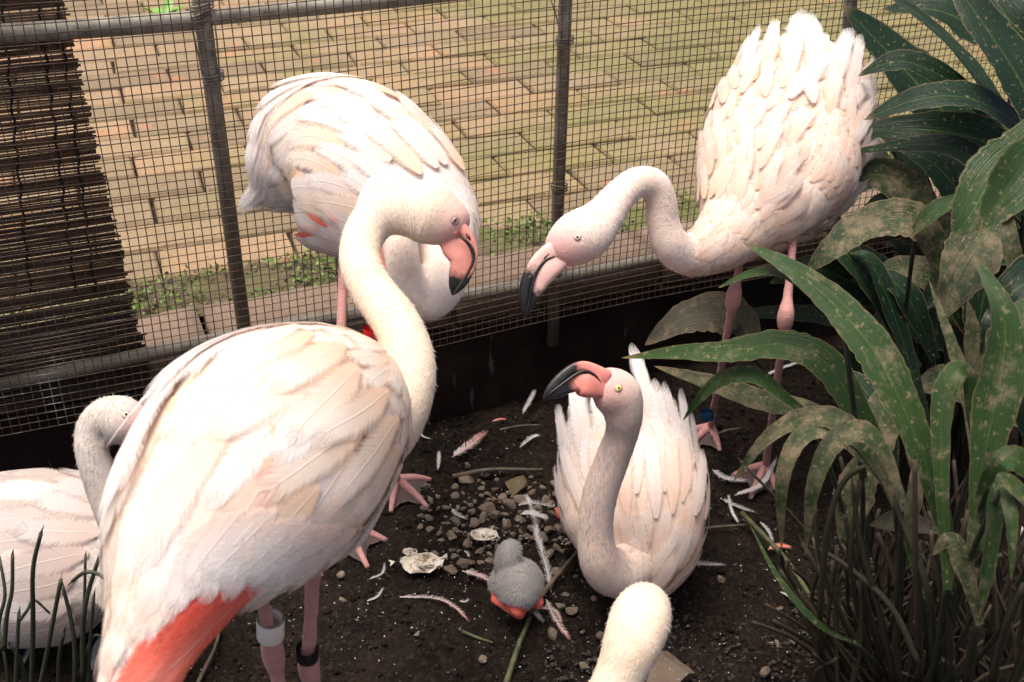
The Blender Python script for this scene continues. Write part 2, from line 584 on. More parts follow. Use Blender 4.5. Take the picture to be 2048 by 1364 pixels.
# wire ties round the left post and at the rail
def tie(px, py, rr, tilt):
    q = MB()
    a_, z_ = Pf(px, py, 0.022)
    for s in range(3):
        q.tube([Pw(a_ + math.cos(t) * rr, 0.022 + math.sin(t) * rr, z_ + s * .0045 + tilt * math.cos(t)) for t in np.linspace(0, 6.28, 14)], 0.0013, 5, cap=False)
    return q.build('wire_tie', M_PIPE, fence)
tie(405, 18, .0155, .004); tie(427, 160, .0150, .003); tie(398, 36, .0165, .006); tie(1129, 85, .0140, .001); tie(1118, 378, .0140, -.001)
for (x0, y0, x1, y1) in ((385, 60, 405, 150), (430, 50, 440, 160), (1100, -5, 1125, 85)):
    q = MB()
    q.tube([Pw(Pf(x0 + (x1 - x0) * t, y0 + (y1 - y0) * t, .012)[0], .012 - .004 * math.sin(3.14 * t), Pf(x0 + (x1 - x0) * t, y0 + (y1 - y0) * t, .012)[1]) for t in np.linspace(0, 1, 6)], .0013, 5)
    q.build('wire_tie', M_PIPE, fence)
# the mesh itself: woven wires 13 mm apart
SPX = 0.0132
def wob(a_, z_):
    return 0.0022 * noise.noise((a_ * 2.2, z_ * 2.2, 3)) * 3
zb = lambda a_: 0.193 + 0.006 * math.sin(a_ * 2.1) + 0.004 * math.sin(a_ * 5 + 1)
wm = MB()
A0, A1, ZT = -1.5, 1.75, 1.06
i = 0
a_ = A0
while a_ < A1:
    zs = np.linspace(zb(a_), ZT, 16)
    ph = noise.noise((a_ * 40, 0, 1)) * .0012
    wm.tube([Pw(a_ + ph + .0035 * noise.noise((a_ * 1.5, z_ * 3, 8)), wob(a_, z_), z_) for z_ in zs], 0.00078, 4, cap=False)
    a_ += SPX
j = 0
while True:
    k = j * SPX
    aa = np.linspace(A0, A1, 60)
    if k + 0.193 > ZT: break
    wm.tube([Pw(q_, wob(q_, zb(q_) + k) - .0012, zb(q_) + k + .0015 * noise.noise((q_ * 4, k * 9, 2))) for q_ in aa], 0.00078, 4, cap=False)
    j += 1
tag(wm.build('wire_mesh', M_WIRE, fence), kind='stuff')

# --- reed screen behind the fence, left
screen = empty('reed_screen', Pw(-1.1, 0.05, 0.27), 'weathered brown reed blind hung behind the wire fence', 'screen')
rs = random.Random(21)
top_a, top_z = Pf(128, 0, 0.042)
bot_a, bot_z = Pf(275, 640, 0.042)
z = 0.205
nr = 0
while z < 1.02:
    t = (z - bot_z) / (top_z - bot_z)
    ar = bot_a + (top_a - bot_a) * t + rs.uniform(-.004, .004) * (3 if rs.random() < .1 else 1)
    rad = rs.uniform(.0013, .0022)
    sag = rs.uniform(-.0025, .0025)
    pts = []
    for q_ in np.linspace(-1.75, ar, 9):
        pts.append(Pw(q_, 0.0445 + rs.uniform(-.0015, .0015), z + sag * (q_ - ar) + .003 * noise.noise((q_ * 6, z * 50, 1))))
    q = MB()
    q.tube(pts, rad, 5)
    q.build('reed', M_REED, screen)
    z += rad * 2 + (rs.uniform(-.0006, .0002) if rs.random() > .25 else rs.uniform(.0004, .0016))
    nr += 1
print('reeds', nr)
M_THREAD = simple('dark thread', (0.018, 0.013, 0.010), 0.9)
for (x0, x1) in ((2, 60), (75, 150), (112, 190), (-80, -20)):
    q = MB()
    pts = []
    for t in np.linspace(0, 1, 40):
        a_, z_ = Pf(x0 + (x1 - x0) * t * 1.0, t * 600 - 20, 0.046)
        pts.append(Pw(a_ + .002 * math.sin(t * 60), 0.0408 + .001 * math.sin(t * 120), z_))
    q.tube(pts, .0019, 5)
    q.build('thread', M_THREAD, screen)
# ================================================================== FLAMINGOS
def mat_body(name, base, shade, leg=(0.55, 0.27, 0.24)):
    """down-covered skin; the vertex attribute 'tint' says where legs and bare face are"""
    m = N(name)
    p = m.pos()
    f = m.noise(14, 5, 0.6, p)
    g = m.noise(230, 4, 0.65, p)
    c = m.mix(m.ramp(f, [(0.35, (0, 0, 0)), (0.68, (1, 1, 1))]), base, shade)
    c = m.mix(m.ramp(g, [(0.32, (0.35,) * 3), (0.5, (0,) * 3)]), c, tuple(x * .82 for x in shade))
    st = m.ramp(m.noise(34, 3, 0.5, p), [(0.58, (0,) * 3), (0.76, (0.45,) * 3)])
    c = m.mix(st, c, (0.62, 0.44, 0.28))
    t = m.attr('tint').outputs['Vector']
    tl, tf, td = m.sep(t)
    lg = m.mix(m.noise(60, 5, .6, m.scalev(p, (1, 1, 4))), tuple(x * .62 for x in leg), tuple(min(1, x * 1.18) for x in leg))
    sc = m.n('ShaderNodeTexWave', wave_type='BANDS', bands_direction='Z')
    sc.inputs['Scale'].default_value = 75; sc.inputs['Distortion'].default_value = 3
    sc.inputs['Detail'].default_value = 2
    m.l(p, sc.inputs['Vector'])
    lg = m.mix(m.math('MULTIPLY', sc.outputs['Fac'], .25), lg, tuple(x * .5 for x in leg))
    c = m.mix(tf, c, (0.70, 0.36, 0.34))
    lg = m.mix(m.math('MULTIPLY', td, .95), lg, m.mix(m.noise(50, 4, .6, p), (0.025, 0.018, 0.017), (0.075, 0.052, 0.048)))
    c = m.mix(tl, c, lg)
    m.color(c)
    m.set(Roughness=0.75)
    m.b.inputs['Subsurface Weight'].default_value = 0.0
    m.b.inputs['Sheen Weight'].default_value = 0.15
    h = m.math('ADD', m.math('MULTIPLY', m.noise(420, 3, 0.6, p), .8), m.noise(150, 5, 0.7, p))
    m.bump(h, 0.32, 0.003)
    return m.m
def mat_feather(name, root, mid, tip, trans=0.30):
    m = N(name)
    f = m.attr('f').outputs['Vector']
    s, j, r = m.sep(f)
    p = m.pos()
    c = m.ramp(s, [(0.12, root), (0.5, mid), (0.9, tip)])
    c = m.mix(m.math('MULTIPLY', m.ramp(m.noise(16, 4, .6, p), [(0.45, (0,) * 3), (0.75, (1,) * 3)]), .5), c, root)
    aj = m.math('ABSOLUTE', j)
    # barbs slant away from the shaft
    bv = m.n('ShaderNodeCombineXYZ')
    m.l(m.math('SUBTRACT', m.math('MULTIPLY', s, 1.0), m.math('MULTIPLY', aj, 0.16)), bv.inputs[0])
    m.l(r, bv.inputs[1])
    barb = m.n('ShaderNodeTexNoise')
    barb.inputs['Scale'].default_value = 42; barb.inputs['Detail'].default_value = 3
    m.l(bv.outputs[0], barb.inputs['Vector'])
    bf = barb.outputs['Fac']
    c = m.mix(m.ramp(bf, [(0.3, (0.30,) * 3), (0.5, (0,) * 3)]), c, tuple(x * .84 for x in mid))
    sh = m.ramp(aj, [(0.0, (1,) * 3), (0.07, (0,) * 3)])
    c = m.mix(m.math('MULTIPLY', sh, .35), c, (0.88, 0.78, 0.66))
    m.color(c)
    m.set(Roughness=0.6)
    m.b.inputs['Sheen Weight'].default_value = 0.1
    m.bump(m.math('ADD', m.math('MULTIPLY', bf, .5), m.math('MULTIPLY', sh, .5)), 0.35, 0.002)
    tr = m.n('ShaderNodeBsdfTranslucent')
    m.l(c, tr.inputs['Color'])
    mx = m.n('ShaderNodeMixShader')
    mx.inputs[0].default_value = trans
    m.l(m.b.outputs[0], mx.inputs[1]); m.l(tr.outputs[0], mx.inputs[2])
    # the vane thins out and frays along its rim
    ed = m.math('MINIMUM', m.math('MULTIPLY', m.math('SUBTRACT', 1.0, aj), 2.3), m.math('MULTIPLY', m.math('SUBTRACT', 1.0, s), 5.0))
    al = m.math('ADD', ed, m.math('MULTIPLY', m.math('SUBTRACT', bf, .5), 1.5), True)
    al = m.math('ADD', al, .04, True)
    tp = m.n('ShaderNodeBsdfTransparent')
    m2 = m.n('ShaderNodeMixShader')
    m.l(al, m2.inputs[0]); m.l(tp.outputs[0], m2.inputs[1]); m.l(mx.outputs[0], m2.inputs[2])
    m.l(m2.outputs[0], m.out.inputs['Surface'])
    return m.m
MF_WARM = mat_feather('warm white feather', (0.86, 0.61, 0.44), (0.88, 0.745, 0.62), (0.90, 0.835, 0.765))
MF_PINK = mat_feather('pale pink feather', (0.86, 0.62, 0.49), (0.87, 0.70, 0.585), (0.88, 0.785, 0.715))
MF_WHITE = mat_feather('white feather', (0.85, 0.69, 0.60), (0.87, 0.79, 0.74), (0.88, 0.85, 0.83))
MF_COOL = mat_feather('shaded white feather', (0.60, 0.46, 0.40), (0.64, 0.55, 0.50), (0.67, 0.62, 0.59))  # white feather with shade painted into its colour
MF_CORAL = mat_feather('coral feather', (0.82, 0.13, 0.09), (0.86, 0.20, 0.13), (0.87, 0.33, 0.25), 0.3)
MF_BLUSH = mat_feather('blush feather', (0.88, 0.50, 0.42), (0.89, 0.68, 0.60), (0.90, 0.82, 0.76))
def mat_bill(name, pink, s_black, side):
    m = N(name)
    s, j, r = m.sep(m.attr('f').outputs['Vector'])
    p = m.pos()
    f = m.noise(60, 5, .6, p)
    c = m.mix(f, tuple(x * .78 for x in pink), tuple(min(1, x * 1.2) for x in pink))
    k = m.math('ADD', m.math('MULTIPLY', m.math('SUBTRACT', s, s_black), 9.0), m.math('MULTIPLY', m.math('SUBTRACT', m.noise(150, 3, .6, p), .5), 1.6))
    k = m.math('MINIMUM', m.math('MAXIMUM', k, 0.0), 1.0)
    blk = m.mix(m.noise(90, 5, .7, m.scalev(p, (1, 1, .4))), (0.002, 0.002, 0.0025), (0.022, 0.021, 0.02))
    # dark seam where the two halves of the bill meet
    if side:
        d = m.math('MULTIPLY', j, side)
        e = m.ramp(d, [(0.74, (0,) * 3), (0.82, (1,) * 3)])
        e = m.math('MULTIPLY', e, m.ramp(s, [(0.16, (0,) * 3), (0.30, (1,) * 3)]))
        k = m.math('MAXIMUM', k, e)
    c = m.mix(k, c, blk)
    m.color(c)
    m.set(Roughness=0.42)
    m.bump(m.noise(120, 4, .6, p), 0.25, 0.002)
    return m.m

class Loft:
    """tube along a spine; sections are (x,y,z, half_width, half_depth) in metres.  W lies across
    the spine (seen from the camera), K points towards the viewer side."""
    def __init__(s, sec, view=None, per=8, box=1.0):
        s.box = box
        A = catmull(sec, per)
        s.C = A[:, :3]; s.rw = np.maximum(A[:, 3], 1e-4); s.rd = np.maximum(A[:, 4], 1e-4)
        T = np.gradient(s.C, axis=0)
        s.T = T / np.linalg.norm(T, axis=1)[:, None]
        V = (s.C - np.array(CAM)) if view is None else np.tile(np.array(view, float), (len(s.C), 1))
        V = V / np.linalg.norm(V, axis=1)[:, None]
        W = np.cross(s.T, V)
        s.W = W / np.linalg.norm(W, axis=1)[:, None]
        s.K = np.cross(s.T, s.W)
        s.n = len(s.C)
        seg = np.linalg.norm(np.diff(s.C, axis=0), axis=1)
        s.len = seg.sum()
    def at(s, t):
        x = min(max(t, 0.0), 1.0) * (s.n - 1)
        i = min(int(x), s.n - 2)
        f = x - i
        L = lambda a: a[i] * (1 - f) + a[i + 1] * f
        return L(s.C), L(s.T), L(s.W), L(s.K), L(s.rw), L(s.rd)
    def S(s, t, ph):
        C, T, W, K, rw, rd = s.at(t)
        return Vector(C + W * rw * math.sin(ph) + K * rd * math.cos(ph))
    def frame(s, t, ph):
        e = 0.012
        p = s.S(t, ph)
        dt = (s.S(min(t + e, 1), ph) - s.S(max(t - e, 0), ph)) / (min(t + e, 1) - max(t - e, 0))
        dp = (s.S(t, ph + .05) - s.S(t, ph - .05)) / .1
        n = dp.cross(dt)
        C = Vector(s.at(t)[0])
        if n.dot(p - C) < 0: n = -n
        return p, dt, dp, n.normalized()
    def mesh(s, m=20):
        V, F, A = [], [], []
        for i in range(s.n):
            for j in range(m):
                ph = 2 * math.pi * j / m
                sn, cs = math.sin(ph), math.cos(ph)
                sn, cs = math.copysign(abs(sn) ** s.box, sn), math.copysign(abs(cs) ** s.box, cs)
                V.append(Vector(s.C[i] + s.W[i] * s.rw[i] * sn + s.K[i] * s.rd[i] * cs))
                A.append((i / (s.n - 1), sn, cs))
        for i in range(s.n - 1):
            for j in range(m):
                a, b = i * m + j, i * m + (j + 1) % m
                F.append((a, a + m, b + m, b))
        F.append(tuple(range(m)))
        F.append(tuple(reversed(range((s.n - 1) * m, s.n * m))))
        return V, F, A
def secpx(rows, ratio=1.0):
    """rows (px, py, depth, half width px[, ratio]) -> metric sections"""
    out = []
    for r in rows:
        p = Pd(r[0], r[1], r[2])
        w = r[3] * r[2] / FPX
        out.append((p.x, p.y, p.z, w, w * (r[4] if len(r) > 4 else ratio)))
    return out

def skin_mesh(name, lofts, voxel, mat, smooth=6):
    V, F = [], []
    for L in lofts:
        v, f, _ = L.mesh(20)
        n = len(V)
        V += v
        F += [tuple(i + n for i in q) for q in f]
    me = bpy.data.meshes.new('tmp')
    me.from_pydata([tuple(v) for v in V], [], F)
    bm = bmesh.new(); bm.from_mesh(me)
    bmesh.ops.recalc_face_normals(bm, faces=bm.faces)
    bm.to_mesh(me); bm.free()
    o = bpy.data.objects.new('tmp', me)
    COL.objects.link(o)
    r = o.modifiers.new('r', 'REMESH'); r.mode = 'VOXEL'; r.voxel_size = voxel; r.use_smooth_shade = True
    s = o.modifiers.new('s', 'SMOOTH'); s.factor = 0.5; s.iterations = smooth
    dg = bpy.context.evaluated_depsgraph_get()
    out = bpy.data.meshes.new_from_object(o.evaluated_get(dg))
    bpy.data.objects.remove(o)
    out.name = name
    out.materials.clear()
    out.materials.append(mat)
    return out
def seg_dist(P, a, b):
    a, b = np.array(a), np.array(b)
    d = b - a
    t = np.clip(((P - a) @ d) / max(1e-9, d @ d), 0, 1)
    return np.linalg.norm(P - (a + t[:, None] * d), axis=1)
def web_foot(V, F, A, ankle, toes, back=None):
    """webbed foot: three ridged toes with webs between, appended to a body mesh"""
    mb = MB()
    k = Vector(ankle)
    for t in toes:
        t = Vector(t)
        mid = (k * .45 + t * .55) + Vector((0, 0, .006))
        P = catmull([tuple(k + Vector((0, 0, .004))), tuple(mid), tuple(t)], 5)
        mb.tube([Vector(q) for q in P], list(np.linspace(.0085, .0038, len(P))), 7)
    n1 = len(mb.v)
    for t0, t1 in zip(toes[:-1], toes[1:]):
        t0, t1 = Vector(t0), Vector(t1)
        g = 7
        idx = {}
        base = len(mb.v)
        vv = []
        for i in range(g + 1):
            for j in range(g + 1):
                s_, u = i / g, j / g
                e = t0.lerp(t1, u)
                ln = 0.96 - 0.24 * math.sin(math.pi * u)
                q = k.lerp(e, s_ * ln) + Vector((0, 0, .006 * (1 - s_) + .004 * s_ * math.sin(math.pi * s_) + .0012 * math.sin(u * 19)))
                vv.append(q)
        ff = [(i * (g + 1) + j, i * (g + 1) + j + 1, (i + 1) * (g + 1) + j + 1, (i + 1) * (g + 1) + j) for i in range(g) for j in range(g)]
        mb.add(vv, ff, [(1, 0, 1)] * len(vv))
    if back:
        mb.tube([k, Vector(back)], [.006, .003], 6)
    n = len(V)
    V += mb.v
    F += [tuple(i + n for i in q) for q in mb.f]
    A += [(1, 0, 0)] * n1 + [(1, 0, 1)] * (len(mb.v) - n1)

class Bird:
    def __init__(s, name, loc, label, group, mat, cat='flamingo'):
        s.root = empty(name, loc, label, cat, group)
        s.mat = mat
        s.lofts = []
        s.legs = []
        s.rnd = random.Random(hash(label) % 1000 if False else len(label))
        s.feet = []
        s.face = None
        s.tufts = []
    def body_mesh(s, voxel=0.0042, smooth=6):
        me = skin_mesh('body', s.lofts + [Loft(l) for l in s.legs], voxel, s.mat, smooth)
        nv = len(me.vertices)
        P = np.zeros(nv * 3, np.float32)
        me.vertices.foreach_get('co', P)
        P = P.reshape(-1, 3)
        tint = np.zeros((nv, 3), np.float32)
        for l in s.legs:
            q = np.array(l)
            for a, b in zip(q[:-1], q[1:]):
                d = seg_dist(P, a[:3], b[:3]) - max(a[3], b[3])
                if a[3] < .022 and b[3] < .022:
                    tint[:, 0] = np.maximum(tint[:, 0], np.clip(1 - (d - .003) / .006, 0, 1))
        if s.face is not None:
            c, rad = s.face
            d = np.linalg.norm(P - np.array(c), axis=1)
            tint[:, 1] = np.clip(1.55 - d / rad, 0, 1) * 0.9
        if s.feet:
            V = [tuple(v) for v in P]
            F = [tuple(p.vertices) for p in me.polygons]
            A = [tuple(t) for t in tint]
            for ft in s.feet:
                web_foot(V, F, A, *ft)
            bpy.data.meshes.remove(me)
            o = mesh_obj('body', V, F, s.mat, s.root, A, True, 'tint')
            me = o.data
        else:
            a = me.attributes.new('tint', 'FLOAT_VECTOR', 'POINT')
            a.data.foreach_set('vector', tint.ravel())
            o = data_obj('body', me, s.root)
        s.body = o
        s.P = P
        s.bvh = BVHTree.FromPolygons([v.co for v in me.vertices], [tuple(p.vertices) for p in me.polygons])
        return o
    def feather(s, L, t, ph, length, width, lift, splay, mat, droop=0.0, join=None, n=11, base=0.0, name='feather', ragged=.10, hug=0.95):
        rnd = s.rnd
        V, A, F, NR = [], [], [], []
        lift *= .55
        p, dt, dp, nn = L.frame(t, ph)
        pos = p + nn * base
        tt, pp = t, ph
        d = None
        half = (-1, -.7, -.35, 0, .35, .7, 1) if join is None else (-1, -.5, 0, .5, 1)
        rv = rnd.random() * 50
        bend = rnd.uniform(-.35, .35)
        wav = rnd.uniform(0, 6)
        qs = [1 - (1 - i / n) ** 1.35 for i in range(n + 1)]
        for i in range(n + 1):
            q = qs[i]
            ds = length * (qs[min(i + 1, n)] - q)
            if tt < hug:
                p, dt, dp, nn = L.frame(tt, pp)
                sp = splay + bend * q
                d0 = dt.normalized() * math.cos(sp) + dp.normalized() * math.sin(sp)
                pos = p + nn * (base + lift * q ** 2.0)
                d = d0
                tt += math.cos(sp) * ds / max(dt.length, 1e-4)
                pp += math.sin(sp) * ds / max(dp.length, 1e-4)
                if i and (pos - last).length > 1e-6: d = (pos - last).normalized()
            else:
                if d is None: d = dt.normalized()
                if i: pos = last + d * dlast
                d = (d + Vector((0, 0, -droop / n)) + nn * (lift * .35 / n)).normalized()
            last = pos
            dlast = ds
            B = d.cross(nn).normalized()
            N2 = B.cross(d).normalized()
            w = width * .5 * (min(1.0, ((q + .02) / .30)) ** .6 * math.sqrt(max(0.0, 1 - max(0.0, (q - .50) / .50) ** 2.0))) + .0004
            for jx in half:
                ww = w * (1 + rnd.uniform(-ragged, ragged) * (abs(jx) > .9) * q)
                V.append(pos + B * (ww * jx) - N2 * (w * .13 * jx * jx) + N2 * (.0009 * math.sin(q * 9 + wav + jx * 2) * abs(jx)))
                A.append((q, jx, rv))
                NR.append((nn * .72 + N2 * .28 * (1 if N2.dot(nn) > 0 else -1) + B * jx * .10).normalized())
        m = len(half)
        for i in range(n):
            for j in range(m - 1):
                a = i * m + j
                F.append((a, a + 1, a + m + 1, a + m))
        if join is not None:
            join.add(V, F, A)
        else:
            o = mesh_obj(name, V, F, mat, s.root, A)
            o.data.normals_split_custom_set_from_vertices(NR)
    def coat(s, L, rows, t0, t1, ph0, ph1, ncol, length, width, lift, mat, fan=0.0, splay0=0.0, jit=.12, join=None, mats=None, base=(.001, .006), droop=0.0, hug=.95):
        rnd = s.rnd
        for r in range(rows):
            u = r / max(1, rows - 1)
            t = t1 + (t0 - t1) * u            # from the tail forwards, later rows lie on top
            for c in range(ncol):
                v = (c + .5 * (r % 2)) / max(1, ncol - .5)
                ph = ph0 + (ph1 - ph0) * v + rnd.uniform(-.05, .05)
                k = rnd.uniform(.85, 1.15)
                mm = rnd.choice(mats) if mats else mat
                s.feather(L, t + rnd.uniform(-.012, .012), ph, length * k, width * rnd.uniform(.9, 1.12), lift * rnd.uniform(.5, 1.5),
                          splay0 + fan * ph + rnd.uniform(-jit, jit), mm, droop, join, 11 if join is None else 5,
                          base[0] + (base[1] - base[0]) * u + rnd.uniform(-.0007, .0007), hug=hug)
    def fuzz(s, count, length, mat, sel=None, name='down', lie=.25, width=.0005):
        """fine down that breaks up the outline"""
        rnd = s.rnd
        mb = MB()
        me = s.body.data
        tt = np.zeros(len(me.vertices) * 3, np.float32)
        me.attributes['tint'].data.foreach_get('vector', tt)
        tt = tt.reshape(-1, 3)
        nv = len(s.P)
        for _ in range(count):
            i = rnd.randrange(nv)
            v = me.vertices[i]
            if tt[i, 0] > .2 or tt[i, 1] > .4: continue
            p = v.co
            if sel and not sel(p): continue
            if s.face is not None and name == 'down' and (p - Vector(s.face[0])).length < s.face[1] * 1.35 and s is not globals().get('K_'): continue
            nr = v.normal
            d = (s.flow(p) + Vector((rnd.uniform(-.4, .4), rnd.uniform(-.4, .4), rnd.uniform(-.4, .4))))
            d = (d - nr * d.dot(nr)).normalized() + nr * rnd.uniform(lie * .3, lie * 1.4)
            d.normalize()
            w = d.cross(nr).normalized() * width
            ln = length * rnd.uniform(.6, 1.4)
            mb.add([p - w, p + w, p + d * ln], [(0, 1, 2)], [(.4, .3, 0), (.4, .3, 0), (.9, .3, 0)])
        return tag(mb.build(name, mat, s.root), kind='stuff')
    def flow(s, p):
        return Vector((0, 0, -1))
    def eye(s, px, py, rad=.0052, iris=(0.72, 0.62, 0.30), ring=True, both=True, sleepy=False):
        o = CAM
        d = ray(px, py).normalized()
        h, nr, _, _ = s.bvh.ray_cast(o, d)
        if h is None:
            print('eye missed', px, py); return
        spots = [(h, nr)]
        if both:
            h2, n2, _, _ = s.bvh.ray_cast(h - nr * .004, -nr)
            if h2 is not None: spots.append((h2, n2 if n2.dot(nr) < 0 else -n2))
        for h, nr in spots:
            x = nr.orthogonal().normalized(); y = nr.cross(x)
            def dome(r0, z0, bulge, name, mat, par, rings=4, seg=18, squash=1.0):
                V, F = [h + nr * (z0 + bulge)], []
                for i in range(1, rings + 1):
                    a = i / rings * math.pi / 2
                    for j in range(seg):
                        b = 2 * math.pi * j / seg
                        V.append(h + (x * math.cos(b) + y * math.sin(b) * squash) * r0 * math.sin(a) + nr * (z0 + bulge * math.cos(a)))
                for j in range(seg): F.append((0, 1 + j, 1 + (j + 1) % seg))
                for i in range(rings - 1):
                    for j in range(seg):
                        a_, b_ = 1 + i * seg + j, 1 + i * seg + (j + 1) % seg
                        F.append((a_, a_ + seg, b_ + seg, b_))
                return mesh_obj(name, V, F, mat, par)
            sq = .55 if sleepy else 1.0
            e = dome(rad * 1.38, -.0008, .0014, 'eye', M_LID, s.root)
            dome(rad, -.0001, .0018, 'iris', iris_mat(iris), e, squash=sq)
            dome(rad * .42, .0011, .0011, 'pupil', M_PUPIL, e, squash=sq)
    def bill(s, upper, lower, sb_u, sb_l, side_l, pink, view=None, seam=None):
        wd = lambda q: [(x, y, z, w * 1.10, d) for x, y, z, w, d in q]
        U = Loft(wd(upper), view, box=.62); Lw = Loft(wd(lower), view, box=.62)
        b = bpy.data.objects.new('bill', None)
        V, F, A = U.mesh(24)
        o = mesh_obj('upper_bill', V, F, mat_bill('upper bill', pink, sb_u, 0), s.root, A)
        V, F, A = Lw.mesh(24)
        if seam:      # the dark rim where both halves close
            q = MB()
            C = catmull([tuple(p) for p in seam], 6)
            n_ = len(C)
            q.tube([Vector(c) for c in C], [.0007 + .0013 * math.sin(math.pi * min(1, i / n_ * 1.05)) ** .7 for i in range(n_)], 6)
            k = len(V)
            V += [Vector(v) for v in q.v]; F += [tuple(i + k for i in f) for f in q.f]; A += [(1, 0, 0)] * len(q.v)
        o2 = mesh_obj('lower_bill', V, F, mat_bill('lower bill', tuple(x * .97 for x in pink), sb_l, side_l), s.root, A)
        bpy.data.objects.remove(b)
        return o, o2
_IR = {}
def iris_mat(c):
    if c not in _IR:
        _IR[c] = simple('iris', c, .25)
    return _IR[c]
M_LID = simple('eye rim', (0.42, 0.26, 0.25), .5)
M_PUPIL = simple('pupil', (0.004, 0.004, 0.004), .08)
M_NOSTRIL = simple('nostril', (0.05, 0.012, 0.012), .6)
def band(bird, p0, p1, rad, mat, name='leg_band'):
    p0, p1 = Vector(p0), Vector(p1)
    q = MB()
    q.tube([p0, p0.lerp(p1, .05), p0.lerp(p1, .95), p1], [rad * .97, rad, rad, rad * .97], 20, cap=False)
    n = len(q.v)
    q.tube([p1, p0], rad * .86, 20, cap=False)
    # end rings
    for a_, b_ in ((0, n + 20), (60, n)):
        for j in range(20):
            pass
    return q.build(name, mat, bird.root)
M_BAND_W = simple('white plastic band', (0.76, 0.74, 0.69), .35)
M_BAND_K = simple('black plastic band', (0.012, 0.012, 0.013), .35)
M_BAND_R = simple('red plastic band', (0.62, 0.02, 0.018), .3)
M_BAND_B = simple('blue plastic band', (0.01, 0.04, 0.09), .3)

MB_A = mat_body('cream down', (0.80, 0.68, 0.54), (0.74, 0.57, 0.40))
MB_B = mat_body('white down', (0.86, 0.76, 0.68), (0.83, 0.69, 0.58))
MB_C = mat_body('pink cream down', (0.87, 0.73, 0.64), (0.85, 0.66, 0.55))
MB_D = mat_body('greyish pink down', (0.72, 0.60, 0.54), (0.66, 0.52, 0.45))
MB_DB = mat_body('peach down', (0.85, 0.68, 0.57), (0.83, 0.61, 0.48))
MB_E = mat_body('pale grey down', (0.62, 0.57, 0.51), (0.54, 0.47, 0.40))  # resting bird's down, shade painted into the grey
GROUP = 'flamingos in the enclosure'
def cpx(c, ox, oy, sc):
    return (ox + c[0] / sc, oy + c[1] / sc)
def billpx(rows, ox, oy, sc, depth, ratio=1.0, ddepth=0.0):
    out = []
    n = len(rows)
    for i, (x, y, w) in enumerate(rows):
        out.append((ox + x / sc, oy + y / sc, depth + ddepth * i / (n - 1), w / sc, ratio))
    return secpx(out)

# ------------------------------------------------------------------ A: large standing bird with the S-shaped neck
A_ = Bird('flamingo', Pz(590, 1500), 'cream standing flamingo with coral tail feathers, white and black leg bands', GROUP, MB_A)
LA = Loft(secpx([(778, 745, 1.24, 30), (730, 778, 1.21, 108), (645, 832, 1.15, 180), (545, 908, 1.09, 222), (455, 1003, 1.04, 205), (385, 1103, 1.00, 160), (338, 1200, .97, 98), (298, 1300, .95, 64), (260, 1400, .93, 42), (235, 1470, .92, 14)], .82))
NA = Loft(secpx([(735, 870, 1.20, 95), (778, 838, 1.19, 74), (812, 785, 1.19, 58), (819, 718, 1.20, 52), (792, 645, 1.22, 49), (748, 585, 1.24, 45), (721, 528, 1.26, 43), (728, 470, 1.28, 43), (762, 428, 1.29, 47), (812, 418, 1.29, 55), (858, 428, 1.29, 63), (890, 444, 1.29, 54), (908, 456, 1.29, 45), (922, 470, 1.29, 26)], .86))
A_.lofts = [LA, NA]
def rl_(k): return .05 * math.sin(k * 2.3)
def leg_sec(rows):
    return [(*(Pd(px, py, d) if d else Pz(px, py)), r, r) for px, py, d, r in rows]
def leg3(hip, ankle, foot, r=.0074, knob=.0122, hip_r=.034):
    """tibia, swollen ankle joint, tarsus; points in metres"""
    h, a, f = Vector(hip), Vector(ankle), Vector(foot)
    u = (h - a).normalized(); d = (f - a).normalized()
    P = [(h, hip_r), (h.lerp(a, .16), hip_r * .55), (h.lerp(a, .28), r * 1.25), (h.lerp(a, .5), r * 1.0), (h.lerp(a, .74), r * 1.0), (a + u * .030, r * 1.1), (a + u * .010, knob), (a + d * .014, knob * .95), (a + d * .038, r * 1.1), (a.lerp(f, .5), r), (f - d * .02, r * 1.05), (f, r * 1.2)]
    return [(*p, w, w) for p, w in P]
aL, aR = Pd(546, 1306, 1.17), Pd(616, 1336, 1.21)
A_.legs = [leg3(Pd(505, 1100, 1.05), aL, (aL.x + .02, aL.y - .02, .008)), leg3(Pd(632, 1040, 1.14), aR, (aR.x + .02, aR.y + .03, .008), r=.0082)]
for a_ in A_.legs:
    f = Vector(a_[-1][:3])
    A_.feet.append((f, [f + Vector((-.05, .09, -.004)), f + Vector((.03, .105, -.004)), f + Vector((.10, .06, -.004))]))
A_.face = (Pd(915, 455, 1.29), .030)
A_.body_mesh()
A_.bill(billpx([(625, 565, 80), (700, 570, 56), (790, 690, 40), (832, 815, 24), (800, 965, 26), (720, 1095, 34), (655, 1175, 22), (606, 1222, 5)], 780, 340, 4.873, 1.283, 1.25),
        billpx([(520, 660, 70), (600, 720, 112), (690, 830, 118), (695, 930, 102), (655, 1045, 76), (628, 1130, 52), (606, 1215, 8)], 780, 340, 4.873, 1.29, .8), .56, .58, 1, (0.74, 0.30, 0.24), seam=[Pd(780 + x / 4.873, 340 + y / 4.873, 1.2725) for x, y in ((655, 645), (705, 668), (765, 715), (815, 800), (812, 890), (770, 985), (700, 1100), (606, 1222))])
A_.eye(909, 440, .0046, (0.30, 0.22, 0.16), sleepy=True)
q = MB(); h0 = Pd(780 + 740 / 4.873, 340 + 620 / 4.873, 1.268); h1 = Pd(780 + 785 / 4.873, 340 + 685 / 4.873, 1.266)
q.tube([h0, h0.lerp(h1, .5), h1], [.0008, .0022, .0008], 6); q.build('nostril', M_NOSTRIL, A_.root)
band(A_, Pd(541, 1238, 1.135), Pd(541, 1272, 1.15), .0140, M_BAND_W)
